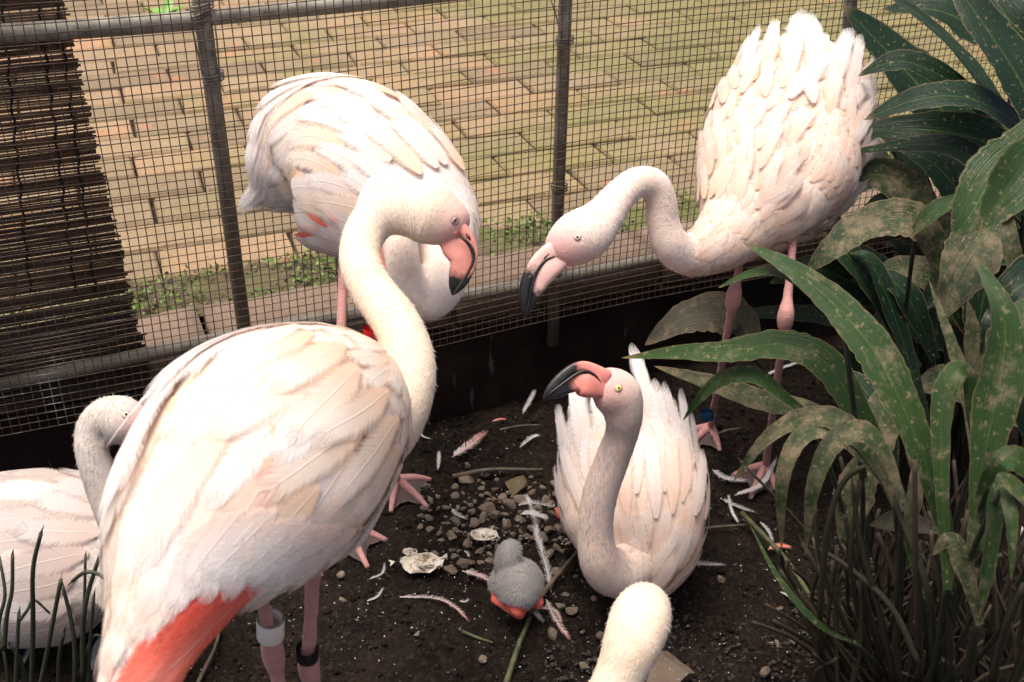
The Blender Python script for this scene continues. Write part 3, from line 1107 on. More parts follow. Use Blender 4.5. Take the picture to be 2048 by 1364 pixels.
band(A_, Pd(614, 1296, 1.19), Pd(615, 1316, 1.20), .0118, M_BAND_K)
# plumage: small contour feathers first, then the big ones
pl = MB(); A_.coat(LA, 9, .10, .62, -2.2, 2.2, 30, .05, .024, .0012, MF_WARM, fan=.05, join=pl, base=(.0002, .002))
tag(pl.build('plumage', MF_WARM, A_.root), kind='stuff')
# tail and coral coverts
for k in range(8):
    A_.feather(LA, .76 + .015 * (k % 3), -1.2 + .24 * k, .15, .030, .006, .02 * k, MF_BLUSH if k % 2 else MF_CORAL, droop=.2, base=.002)
A_.coat(LA, 4, .58, .72, -1.6, .35, 8, .14, .036, .006, None, fan=.05, jit=.08, base=(.003, .006), droop=.1, mats=[MF_BLUSH, MF_WARM, MF_BLUSH])
A_.coat(LA, 4, .40, .56, -1.7, .05, 8, .150, .042, .008, None, fan=.10, splay0=.10, jit=.10, mats=[MF_WARM, MF_WHITE, MF_WARM, MF_PINK], base=(.008, .011))
A_.coat(LA, 4, .41, .54, .05, .70, 4, .095, .036, .006, None, splay0=.14, jit=.12, mats=[MF_WARM, MF_WHITE, MF_BLUSH], base=(.009, .0115))
A_.coat(LA, 3, .37, .45, .70, 1.40, 4, .090, .036, .006, None, splay0=.16, jit=.12, mats=[MF_WARM, MF_WHITE], base=(.009, .0115))
A_.coat(LA, 4, .22, .38, -1.8, 1.3, 11, .125, .040, .008, None, fan=.10, splay0=.14, jit=.12, mats=[MF_WARM, MF_WHITE], base=(.008, .012))
A_.coat(LA, 4, .08, .21, -1.6, 1.4, 12, .075, .030, .004, None, fan=.08, splay0=.1, jit=.16, mats=[MF_WARM], base=(.006, .010))
# coral secondaries showing below the white coverts
for k in range(13):
    ph = .25 + .07 * k
    A_.feather(LA, .555 + .12 * (1.2 - ph) / .9, ph, .150, .030, .004, -.08 + rl_(k), MF_CORAL, base=.0118 + .0002 * k, n=13)
for k in range(16):
    ph = .10 + .075 * k
    A_.feather(LA, .405 + .12 * (1.2 - ph) / .9 + A_.rnd.uniform(-.05, .02), ph - .08, .078, .030, .003, .10 + rl_(k + 3), MF_WHITE, base=.0128 + .0002 * k)
# the drooping wing edge on the near side
for k in range(7):
    A_.feather(LA, .16 + .038 * k, -1.30 - .03 * k, .21 - .012 * k, .036, .026, -.12 + .06 * k, MF_WHITE, base=.013, n=14)

# ------------------------------------------------------------------ B: standing bird behind it
B_ = Bird('flamingo', Pz(760, 1040), 'pale flamingo with red leg band standing against the mesh, neck looped', GROUP, MB_B)
LB = Loft(secpx([(912, 530, 1.44, 30), (885, 478, 1.46, 88), (812, 408, 1.50, 138), (722, 348, 1.53, 166), (650, 322, 1.55, 158), (595, 335, 1.56, 130), (560, 355, 1.56, 88), (535, 378, 1.56, 36), (508, 393, 1.56, 6)], .72))
NB = Loft(secpx([(880, 440, 1.43, 75), (890, 520, 1.40, 55), (880, 580, 1.38, 45), (850, 605, 1.37, 38), (818, 575, 1.36, 36), (803, 510, 1.36, 36), (800, 440, 1.37, 36), (795, 385, 1.38, 36), (765, 380, 1.385, 36), (748, 425, 1.385, 40), (745, 465, 1.38, 44), (752, 492, 1.38, 34)], .86))
B_.lofts = [LB, NB]
fB1, fB2 = Pg(793, 968), Pg(690, 1062)
aB1, aB2 = Pd(748, 700, 1.46), Pd(679, 700, 1.47)
B_.legs = [leg3(Pd(735, 440, 1.53), aB1, fB1 + Vector((0, 0, .008))), leg3(Pd(690, 430, 1.53), Pd(680, 745, 1.48), fB2 + Vector((0, 0, .008)))]
B_.feet = [(fB1 + Vector((0, 0, .006)), [Pg(862, 962, .003), Pg(856, 1018, .003), Pg(782, 1027, .003)]),
           (fB2 + Vector((0, 0, .006)), [Pg(774, 1084, .003), Pg(736, 1138, .003), Pg(656, 1132, .003)])]
B_.face = (Pd(755, 500, 1.38), .024)
B_.body_mesh()
B_.bill(secpx([(752, 480, 1.375, 18), (766, 500, 1.37, 12), (770, 530, 1.37, 8), (762, 562, 1.37, 6), (752, 585, 1.37, 2)]),
        secpx([(748, 485, 1.38, 20), (754, 512, 1.378, 22), (754, 540, 1.378, 16), (752, 585, 1.378, 3)]), .55, .6, 1, (0.62, 0.24, 0.20))
B_.eye(752, 462, .0046)
band(B_, Pd(744, 655, 1.445), Pd(746, 684, 1.455), .0115, M_BAND_R)
pl = MB(); B_.coat(LB, 12, .10, .66, -1.9, 1.9, 34, .052, .024, .001, MF_WHITE, join=pl, base=(.0002, .002))
tag(pl.build('plumage', MF_WHITE, B_.root), kind='stuff')
for k in range(5):
    B_.feather(LB, .84, -.2 + .3 * k, .034, .022, .004, .05 * k, MF_CORAL if k < 2 else MF_WHITE, base=.001)
B_.coat(LB, 4, .48, .66, -1.6, 1.6, 11, .100, .032, .008, None, fan=.06, jit=.09, mats=[MF_WHITE, MF_WHITE, MF_WARM], base=(.002, .006))
B_.coat(LB, 5, .20, .50, -1.6, 1.7, 12, .095, .032, .004, None, fan=.03, jit=.09, mats=[MF_WHITE, MF_WARM], base=(.004, .008))
for k in range(8):
    B_.feather(LB, .44 + .03 * k, -1.45 + .16 * k, .115, .026, .020, .22 - .02 * k, MF_WHITE, base=.009)
for k in range(8):
    B_.feather(LB, .16 + .045 * k, 1.25 + .04 * k, .16, .026, .008, -.05, MF_WHITE, base=.009)
for k in range(5):
    B_.feather(LB, .30 + .02 * k, .70 + .10 * k, .034, .008, .006, -.5 + .2 * k, MF_CORAL if k % 2 else MF_BLUSH, base=.0115)

# ------------------------------------------------------------------ C: standing bird bowing its neck
C_ = Bird('flamingo', Pz(1500, 920), 'ruffled flamingo standing by the plants, neck bowed towards the mesh', GROUP, MB_C)
LC = Loft(secpx([(1440, 492, 1.60, 40), (1478, 440, 1.62, 88), (1525, 372, 1.65, 138), (1562, 290, 1.69, 152), (1588, 208, 1.74, 138), (1603, 140, 1.79, 100), (1612, 95, 1.83, 40), (1616, 70, 1.85, 8)], .80))
NC = Loft(secpx([(1500, 420, 1.62, 95), (1462, 462, 1.60, 72), (1418, 496, 1.57, 53), (1375, 508, 1.55, 43), (1342, 490, 1.53, 38), (1326, 445, 1.52, 34), (1322, 402, 1.51, 32), (1306, 368, 1.50, 32), (1272, 366, 1.49, 32), (1238, 393, 1.48, 34), (1208, 432, 1.47, 41), (1178, 462, 1.46, 53), (1146, 482, 1.46, 53), (1118, 502, 1.46, 40), (1106, 512, 1.46, 26)], .82))
BC = Loft(secpx([(1640, 250, 1.66, 60), (1630, 330, 1.64, 85), (1600, 395, 1.62, 72), (1575, 440, 1.60, 30)], 1.0))
C_.lofts = [LC, NC, BC]
fC1, fC2 = Pg(1420, 862), Pg(1530, 940)
aC1, aC2 = Pd(1466, 602, 1.64), Pd(1571, 640, 1.60)
C_.legs = [leg3(Pd(1505, 395, 1.66), aC1, fC1 + Vector((0, 0, .008)), r=.0068), leg3(Pd(1597, 372, 1.62), aC2, fC2 + Vector((0, 0, .008)), r=.0070)]
C_.feet = [(fC1 + Vector((0, 0, .006)), [Pg(1335, 880, .003), Pg(1370, 905, .003), Pg(1440, 905, .003)]),
           (fC2 + Vector((0, 0, .006)), [Pg(1462, 955, .003), Pg(1500, 1000, .003), Pg(1560, 1000, .003)])]
C_.face = (Pd(1118, 500, 1.455), .032)
C_.body_mesh()
C_.bill(billpx([(520, 545, 70), (430, 580, 84), (300, 665, 66), (205, 790, 56), (152, 930, 52), (138, 1060, 46), (142, 1170, 28), (150, 1250, 5)], 1020, 380, 4.87, 1.455, 1.05),
        billpx([(560, 620, 66), (470, 695, 92), (360, 795, 94), (275, 925, 74), (218, 1060, 54), (180, 1160, 32), (152, 1245, 5)], 1020, 380, 4.87, 1.458, .95), .36, .50, -1, (0.80, 0.50, 0.44), seam=[Pd(1020 + x / 4.87, 380 + y / 4.87, 1.4465) for x, y in ((520, 612), (430, 645), (340, 690), (268, 785), (222, 900), (192, 1050), (152, 1248))])
C_.eye(1155, 474, .0042, (0.70, 0.66, 0.45))
q = MB(); q.tube([Pd(1020 + x / 4.87, 380 + y / 4.87, 1.446) for x, y in ((430, 590), (380, 620), (330, 670))], [.0006, .0018, .0008], 6); q.build('nostril', M_NOSTRIL, C_.root)
band(C_, Pd(1413, 822, 1.90), Pd(1415, 838, 1.905), .0105, M_BAND_B)
pl = MB(); C_.coat(LC, 12, .06, .60, -2.0, 2.0, 32, .045, .022, .003, MF_PINK, join=pl, base=(.0002, .002), jit=.2)
C_.coat(NC, 8, .02, .22, -3.1, 3.1, 22, .040, .020, .001, MF_PINK, join=pl, jit=.2, splay0=math.pi, base=(.0003, .0015))
C_.coat(BC, 7, .05, .7, -2.2, 2.2, 18, .05, .024, .004, MF_PINK, join=pl, jit=.25, splay0=3.1)
tag(pl.build('plumage', MF_PINK, C_.root), kind='stuff')
# rear plumes that stand up
for ph, ln, w, sp, mt in ((-1.5, .115, .024, -.05, MF_WHITE), (-1.3, .12, .022, .06, MF_WHITE), (-1.1, .10, .026, .10, MF_PINK), (-.5, .10, .03, .10, MF_WARM), (-.2, .13, .036, .02, MF_WHITE), (.1, .12, .036, .04, MF_WHITE),
                          (.35, .115, .034, .10, MF_WHITE), (.6, .12, .03, .12, MF_WHITE), (.85, .11, .032, .25, MF_WHITE), (1.1, .11, .03, .32, MF_PINK), (1.35, .10, .03, .36, MF_WHITE), (-.8, .08, .03, .05, MF_WHITE)):
    C_.feather(LC, .50 + .03 * (abs(ph) > .9), -ph, ln * (1.30 if abs(ph) < .7 else 1.5), w * 1.0, .05, -sp - .14 * ph, mt, base=.008, ragged=.3, hug=.66)
C_.coat(LC, 5, .42, .58, -1.6, 1.7, 12, .085, .024, .012, None, fan=.14, jit=.34, mats=[MF_WHITE, MF_PINK, MF_WARM], base=(.002, .008), hug=.8)
C_.coat(LC, 7, .12, .42, -1.6, 1.9, 14, .066, .021, .006, None, fan=.10, jit=.36, mats=[MF_PINK, MF_WARM, MF_PINK], base=(.002, .008))
C_.coat(LC, 5, .26, .56, -1.95, -.75, 7, .082, .024, .036, None, fan=.22, jit=.25, mats=[MF_PINK, MF_WHITE], base=(.008, .012), hug=.8)

# ------------------------------------------------------------------ D: sitting bird looking up
D_ = Bird('flamingo', Pg(1260, 1060), 'flamingo sitting on the soil with wings fanned and bill raised', GROUP, MB_DB)
LD = Loft(secpx([(1218, 1180, 1.62, 25), (1250, 1146, 1.61, 82), (1268, 1078, 1.62, 125), (1266, 995, 1.64, 138), (1256, 915, 1.69, 122), (1246, 855, 1.75, 85), (1240, 815, 1.79, 30)], .74))
D_.lofts = [LD]
D_.face = None
D_.body_mesh()
neck = Bird.__new__(Bird)
ND = Loft(secpx([(1262, 1120, 1.58, 62), (1228, 1143, 1.55, 52), (1199, 1118, 1.52, 42), (1191, 1056, 1.50, 36), (1201, 985, 1.48, 36), (1224, 920, 1.46, 35), (1243, 868, 1.44, 34), (1247, 828, 1.42, 40), (1236, 792, 1.41, 49), (1214, 776, 1.40, 45), (1196, 770, 1.395, 32)], .90))
COL.objects.unlink(D_.body); bpy.data.objects.remove(D_.body)
D_.lofts = [LD, ND]
D_.face = (Pd(1198, 766, 1.395), .036)
D_.body_mesh()
D_.bill(billpx([(985, 420, 95), (920, 385, 92), (820, 315, 70), (690, 270, 56), (545, 312, 58), (385, 440, 62), (255, 580, 48), (166, 698, 6)], 1060, 690, 6.496, 1.388, 1.0, -.02),
        billpx([(1000, 570, 80), (920, 560, 118), (810, 525, 150), (700, 500, 160), (600, 488, 122), (480, 545, 84), (320, 640, 54), (170, 704, 6)], 1060, 690, 6.496, 1.392, .9, -.02), .44, .60, -1, (0.80, 0.27, 0.22), seam=[Pd(1060 + x / 6.496, 690 + y / 6.496, d) for x, y, d in ((930, 500, 1.378), (885, 440, 1.376), (830, 385, 1.374), (720, 338, 1.372), (600, 380, 1.370), (410, 515, 1.366), (260, 630, 1.364), (166, 703, 1.368))])
D_.eye(1237, 776, .0043, (0.80, 0.72, 0.22))
pl = MB(); D_.coat(LD, 12, .05, .60, -2.0, 2.0, 32, .05, .024, .001, MF_PINK, join=pl, base=(.0002, .0015), jit=.12)
tag(pl.build('plumage', MF_PINK, D_.root), kind='stuff')
# long quills standing out of the back
for ph, t, ln, w, sp, mt in ((.52, .66, .17, .030, -.10, MF_WHITE), (.75, .62, .12, .026, .0, MF_WHITE), (.95, .60, .13, .024, .05, MF_WHITE), (-.95, .60, .15, .034, -.10, MF_WHITE), (-.6, .60, .16, .040, .0, MF_WHITE), (-.25, .62, .12, .03, .0, MF_WHITE),
                             (.5, .6, .13, .032, .05, MF_WHITE), (1.15, .58, .12, .03, .12, MF_WHITE), (1.35, .55, .12, .03, .15, MF_PINK), (-1.2, .56, .15, .034, -.25, MF_WHITE), (-1.4, .54, .15, .034, -.38, MF_WHITE), (-1.55, .50, .15, .034, -.48, MF_PINK), (-1.65, .46, .14, .034, -.55, MF_WHITE), (0.05, .60, .10, .03, 0, MF_CORAL)):
    D_.feather(LD, t - .06, -ph, ln * 1.25, w * 1.05, .045, -sp - .16 * ph, mt, base=.006, ragged=.2, hug=.64)
D_.coat(LD, 4, .40, .56, -1.7, 1.7, 11, .120, .028, .016, None, fan=.26, jit=.10, mats=[MF_WHITE, MF_WHITE, MF_PINK], base=(.004, .010), hug=.66)
D_.coat(LD, 6, .16, .40, -1.7, 1.7, 12, .080, .025, .004, None, fan=.18, jit=.14, mats=[MF_PINK, MF_PINK, MF_WARM], base=(.003, .009))
for k in range(9):
    D_.feather(LD, .24 + .035 * k, 1.55 + .03 * (k % 3), .125, .028, .03, .62 - .04 * k, MF_PINK if k % 2 else MF_WHITE, base=.008, hug=.55)
q = MB(); q.tube([Pd(1135, 1010, 1.66), Pd(1122, 1026, 1.66), Pd(1116, 1036, 1.66)], [.004, .012, .002], 8)
q.build('coral_wing_tip', simple('coral skin', (0.78, 0.16, 0.11), .5, 60, .3), D_.root)

# ------------------------------------------------------------------ E: bird resting at the left
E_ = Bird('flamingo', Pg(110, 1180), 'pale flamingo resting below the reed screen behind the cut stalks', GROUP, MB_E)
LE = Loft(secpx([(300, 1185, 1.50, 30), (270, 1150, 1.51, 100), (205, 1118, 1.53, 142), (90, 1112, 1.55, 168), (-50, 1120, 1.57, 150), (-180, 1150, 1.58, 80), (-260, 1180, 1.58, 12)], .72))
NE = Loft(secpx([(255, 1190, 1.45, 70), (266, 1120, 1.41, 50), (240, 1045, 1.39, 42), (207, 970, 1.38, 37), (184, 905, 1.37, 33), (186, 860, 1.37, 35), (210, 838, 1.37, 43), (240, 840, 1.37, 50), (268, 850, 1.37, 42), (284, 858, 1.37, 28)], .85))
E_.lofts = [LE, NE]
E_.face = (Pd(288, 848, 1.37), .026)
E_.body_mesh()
E_.bill(secpx([(278, 845, 1.365, 20), (305, 852, 1.365, 17), (330, 875, 1.365, 12), (340, 915, 1.365, 10), (336, 955, 1.365, 2)]),
        secpx([(276, 862, 1.37, 18), (300, 878, 1.37, 24), (316, 905, 1.37, 20), (330, 935, 1.37, 12), (336, 955, 1.37, 3)]), .5, .6, 1, (0.72, 0.36, 0.32))
E_.eye(252, 829, .0044, (0.66, 0.62, 0.46))
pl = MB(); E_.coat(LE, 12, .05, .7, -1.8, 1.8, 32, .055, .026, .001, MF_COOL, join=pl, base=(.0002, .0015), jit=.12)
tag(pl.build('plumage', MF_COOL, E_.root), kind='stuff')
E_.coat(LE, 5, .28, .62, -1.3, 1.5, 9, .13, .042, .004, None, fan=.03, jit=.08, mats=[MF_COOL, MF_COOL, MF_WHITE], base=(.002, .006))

# ------------------------------------------------------------------ F: bird below the frame, back of its head showing
F_ = Bird('flamingo', (0.02, 0.40, 0.0), 'cream back of a flamingo head rising beside the brown rock', GROUP, MB_A)
def wsec(rows): return [(x, y, z, r, r * k) for x, y, z, r, k in rows]
h = secpx([(1190, 1455, 1.10, 50), (1216, 1400, 1.10, 49), (1243, 1340, 1.10, 51), (1265, 1285, 1.10, 60), (1281, 1238, 1.11, 62), (1291, 1212, 1.13, 52), (1296, 1200, 1.15, 34)], .95)
NF = Loft([(0.02, .46, .16, .05, .05), (0.025, .54, .14, .035, .035), (0.045, .60, .19, .026, .026)] + h)
BF = Loft([(0.03, .60, .10, .03, .03), (0.02, .54, .12, .085, .09), (0.0, .42, .13, .11, .12), (-.02, .28, .14, .10, .10), (-.04, .14, .17, .05, .04), (-.05, .06, .19, .01, .008)], view=(0, 0, -1))
F_.lofts = [NF, BF]
F_.body_mesh()
b0 = Pd(1292, 1225, 1.15)
fw, dn = Vector((.12, .85, -.5)).normalized(), Vector((0, -.5, -.86)).normalized()
def loc_sec(rows): return [(*(b0 + fw * u + dn * v), w, w * k) for u, v, w, k in rows]
F_.bill(loc_sec([(.012, 0, .013, 1), (.04, .006, .012, 1), (.062, .024, .010, 1), (.07, .055, .008, 1), (.066, .09, .002, 1)]), loc_sec([(.01, .014, .013, .9), (.035, .026, .015, .9), (.052, .045, .012, .9), (.063, .085, .003, .9)]), .5, .6, 1, (0.72, 0.36, 0.32), view=(1, 0, 0))
pl = MB(); F_.coat(BF, 10, .1, .75, -1.9, 1.9, 26, .06, .028, .001, MF_WARM, join=pl)
tag(pl.build('plumage', MF_WARM, F_.root), kind='stuff')
F_.coat(BF, 5, .3, .75, -1.4, 1.4, 8, .12, .042, .004, None, mats=[MF_WARM, MF_WHITE], base=(.002, .006))

# fine down on necks and heads
for b, ln in ((A_, .0045), (B_, .0045), (C_, .005), (D_, .0045), (E_, .005), (F_, .0045)):
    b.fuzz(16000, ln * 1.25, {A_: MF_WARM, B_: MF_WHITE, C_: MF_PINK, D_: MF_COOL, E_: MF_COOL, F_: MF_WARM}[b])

# ------------------------------------------------------------------ the chick
m = N('grey chick down')
p = m.pos()
zz = m.sep(p)[2]
c = m.mix(m.noise(30, 5, .6, p), (0.24, 0.215, 0.20), (0.38, 0.35, 0.325))
tl, tf, td = m.sep(m.attr('tint').outputs['Vector'])
c = m.mix(tf, c, (0.55, 0.52, 0.46))
c = m.mix(tl, c, (0.78, 0.15, 0.11))
m.color(c); m.set(Roughness=.8); m.bump(m.noise(380, 4, .6, p), .5, .003)
M_CHICK = m.m
MF_GREY = mat_feather('grey down', (0.25, 0.225, 0.21), (0.34, 0.315, 0.295), (0.42, 0.395, 0.37), .15)
K_ = Bird('flamingo_chick', Pg(1038, 1195), 'small grey downy flamingo chick with coral legs beside the pebbles', None, M_CHICK, 'chick')
K_.lofts = [Loft(secpx([(1022, 1128, 1.60, 20), (1028, 1140, 1.60, 40), (1036, 1165, 1.59, 51), (1040, 1188, 1.585, 45), (1043, 1207, 1.59, 26), (1045, 1218, 1.60, 8)], .95)),
            Loft(secpx([(1022, 1150, 1.60, 26), (1014, 1130, 1.59, 25), (1017, 1112, 1.585, 25), (1023, 1098, 1.59, 22), (1027, 1090, 1.60, 10)], .95)),
            Loft(secpx([(1000, 1140, 1.605, 10), (992, 1160, 1.60, 14), (992, 1180, 1.60, 13), (998, 1192, 1.60, 5)], 1.0))]
K_.legs = [[(*Pd(1026, 1212, 1.575), .008, .008), (*Pd(1034, 1222, 1.572), .0082, .0082), (*Pd(1042, 1232, 1.58), .0070, .0070)],
           [(*Pd(1038, 1230, 1.58), .007, .007), (*Pd(1014, 1214, 1.585), .0066, .0066), (*Pd(984, 1196, 1.60), .0055, .0055)],
           [(*Pd(1070, 1190, 1.59), .007, .007), (*Pd(1078, 1203, 1.585), .0068, .0068), (*Pd(1077, 1216, 1.59), .006, .006)]]
K_.face = (Pd(1040, 1232, 1.60), .040)
K_.body_mesh(.0026, 4)
K_.fuzz(11000, .0046, MF_GREY, lie=.6, width=.00035)
kb = MB(); kb.tube([Pd(1026, 1094, 1.61), Pd(1030, 1092, 1.625), Pd(1031, 1098, 1.64)], [.006, .0045, .001], 8)
kb.build('bill', simple('chick bill', (0.55, 0.20, 0.17), .5), K_.root)
# ================================================================== PLANTS
def mat_leaf(name, g0, g1, dirt, rough=.38):
    m = N(name)
    s, j, r = m.sep(m.attr('f').outputs['Vector'])
    p = m.pos()
    cv = m.n('ShaderNodeCombineXYZ')
    m.l(m.math('MULTIPLY', s, .5), cv.inputs[0]); m.l(m.math('MULTIPLY', j, 9.0), cv.inputs[1]); m.l(r, cv.inputs[2])
    vein = m.noise(3.2, 3, .5, cv.outputs[0])
    c = m.mix(vein, g0, g1)
    c = m.mix(m.math('MULTIPLY', m.noise(7, 3, .5, p), .5), c, tuple(x * .45 for x in g0))
    mid = m.ramp(m.math('ABSOLUTE', j), [(0.0, (1,) * 3), (0.06, (0,) * 3)])
    c = m.mix(m.math('MULTIPLY', mid, .35), c, (0.10, 0.20, 0.03))
    # caked mud and scratches, streaked along the blade
    d1 = m.noise(2.2, 6, .75, m.scalev(cv.outputs[0], (9, .5, 1)))
    d2 = m.noise(34, 6, .75, p)
    k = m.ramp(m.math('ADD', m.math('MULTIPLY', d1, .25), m.math('MULTIPLY', d2, .75)), [(0.66 - dirt * .22, (0,) * 3), (0.78 - dirt * .20, (.8,) * 3)])
    c = m.mix(k, c, m.mix(d2, (0.10, 0.07, 0.04), (0.30, 0.24, 0.15)))
    w = m.ramp(m.noise(24, 6, .75, m.scalev(p, (1, 1, .6))), [(0.70, (0,) * 3), (0.75, (.8,) * 3)])
    c = m.mix(m.math('MULTIPLY', w, min(1, dirt * 2)), c, (0.45, 0.44, 0.40))
    spk = m.ramp(m.noise(150, 3, .6, p), [(0.64 - dirt * .05, (0,) * 3), (0.70 - dirt * .05, (.75,) * 3)])
    c = m.mix(spk, c, (0.22, 0.17, 0.10))
    # dry edges and tips
    e = m.math('MAXIMUM', m.ramp(m.math('ABSOLUTE', j), [(0.93, (0,) * 3), (0.99, (1,) * 3)]), m.ramp(s, [(0.94, (0,) * 3), (0.99, (1,) * 3)]))
    c = m.mix(m.math('MULTIPLY', e, .6), c, (0.26, 0.17, 0.08))
    m.color(c)
    rg = m.mix(k, (rough,) * 3, (.85,) * 3)
    m.l(rg, m.b.inputs['Roughness'])
    m.b.inputs['Specular IOR Level'].default_value = .35
    m.bump(m.math('ADD', m.math('MULTIPLY', vein, 1.0), m.math('MULTIPLY', d2, .4)), .5, .004)
    tr = m.n('ShaderNodeBsdfTranslucent')
    m.l(c, tr.inputs['Color'])
    mx = m.n('ShaderNodeMixShader'); mx.inputs[0].default_value = .12
    m.l(m.b.outputs[0], mx.inputs[1]); m.l(tr.outputs[0], mx.inputs[2]); m.l(mx.outputs[0], m.out.inputs['Surface'])
    return m.m
ML_DARK = mat_leaf('dark glossy leaf', (0.007, 0.022, 0.009), (0.017, 0.045, 0.016), .28, .36)
ML_MID = mat_leaf('green blade', (0.016, 0.045, 0.011), (0.055, 0.112, 0.026), .60, .42)
ML_DIRTY = mat_leaf('muddy blade', (0.022, 0.042, 0.014), (0.055, 0.085, 0.030), .95, .55)
ML_DEAD = mat_leaf('grey withered blade', (0.07, 0.065, 0.045), (0.14, 0.125, 0.09), .7, .7)
def mat_stem():
    m = N('woody cut stalk')
    p = m.pos()
    f = m.noise(40, 5, .65, m.scalev(p, (1, 1, .3)))
    c = m.mix(m.rand(), m.mix(f, (0.013, 0.013, 0.005), (0.05, 0.042, 0.018)), m.mix(f, (0.016, 0.010, 0.006), (0.095, 0.062, 0.034)))
    w = m.ramp(m.noise(16, 5, .7, p), [(0.66, (0,) * 3), (0.72, (.8,) * 3)])
    m.color(m.mix(w, c, (0.42, 0.40, 0.36)))
    m.set(Roughness=.75)
    m.bump(f, .4, .002)
    return m.m
M_STEM = mat_stem()
def mat_stalk():
    m = N('dark cut stalk')
    p = m.pos()
    f = m.noise(40, 5, .65, m.scalev(p, (1, 1, .3)))
    c = m.mix(f, (0.012, 0.018, 0.010), (0.045, 0.05, 0.026))
    m.color(m.mix(m.ramp(m.noise(60, 4, .6, p), [(.6, (0,) * 3), (.7, (.6,) * 3)]), c, (0.14, 0.10, 0.06)))
    m.set(Roughness=.6); m.bump(f, .4, .002)
    return m.m
M_STALK = mat_stalk()
rl = random.Random(17)
def leaf(parent, pts, width, mat, roll=0.0, fold=.16, name='leaf', face=None, world=False, taper=.35, wavy=.06):
    """strap leaf along base -> tip; width in photograph pixels (metres when world)"""
    if world:
        P = [tuple(q) for q in pts]
        wm = width
    else:
        P = [tuple(Pd(*q)) for q in pts]
        wm = width * np.mean([q[2] for q in pts]) / FPX
    C = catmull(P, 9)
    n = len(C)
    T = np.gradient(C, axis=0)
    V, A, F = [], [], []
    js = (-1, -.66, -.33, 0, .33, .66, 1)
    rv = rl.random() * 40
    fc = Vector(face) if face else Vector((0.05, -.55, .8))
    for i in range(n):
        t = Vector(T[i]).normalized()
        q = i / (n - 1)
        f_ = (fc - t * fc.dot(t))
        if f_.length < .05: f_ = t.orthogonal()
        f_.normalize()
        w = t.cross(f_)
        an = roll + .25 * math.sin(q * 3 + rv)
        w, f_ = w * math.cos(an) + f_ * math.sin(an), f_ * math.cos(an) - w * math.sin(an)
        prof = (taper + (1 - taper) * min(1, q / .38) ** 1.3) * max(0, 1 - max(0, (q - .42) / .58) ** 1.7) ** .8 + .008
        for jx in js:
            h = wm * .5 * prof
            e = 1 + (rl.uniform(-.10, .03) if abs(jx) > .9 else 0)
            V.append(Vector(C[i]) + w * (jx * h * e) + f_ * (abs(jx) * fold * h + wavy * h * math.sin(q * 11 + rv + jx) * abs(jx)))
            A.append((q, jx, rv))
    m = len(js)
    for i in range(n - 1):
        for j in range(m - 1):
            a = i * m + j
            F.append((a, a + 1, a + m + 1, a + m))
    return mesh_obj(name, V, F, mat, parent, A)
broad = empty('broad_leaf_plant', Pz(2030, 880), 'dark glossy broad-leaved plant growing against the mesh behind the ruffled flamingo', 'plant')
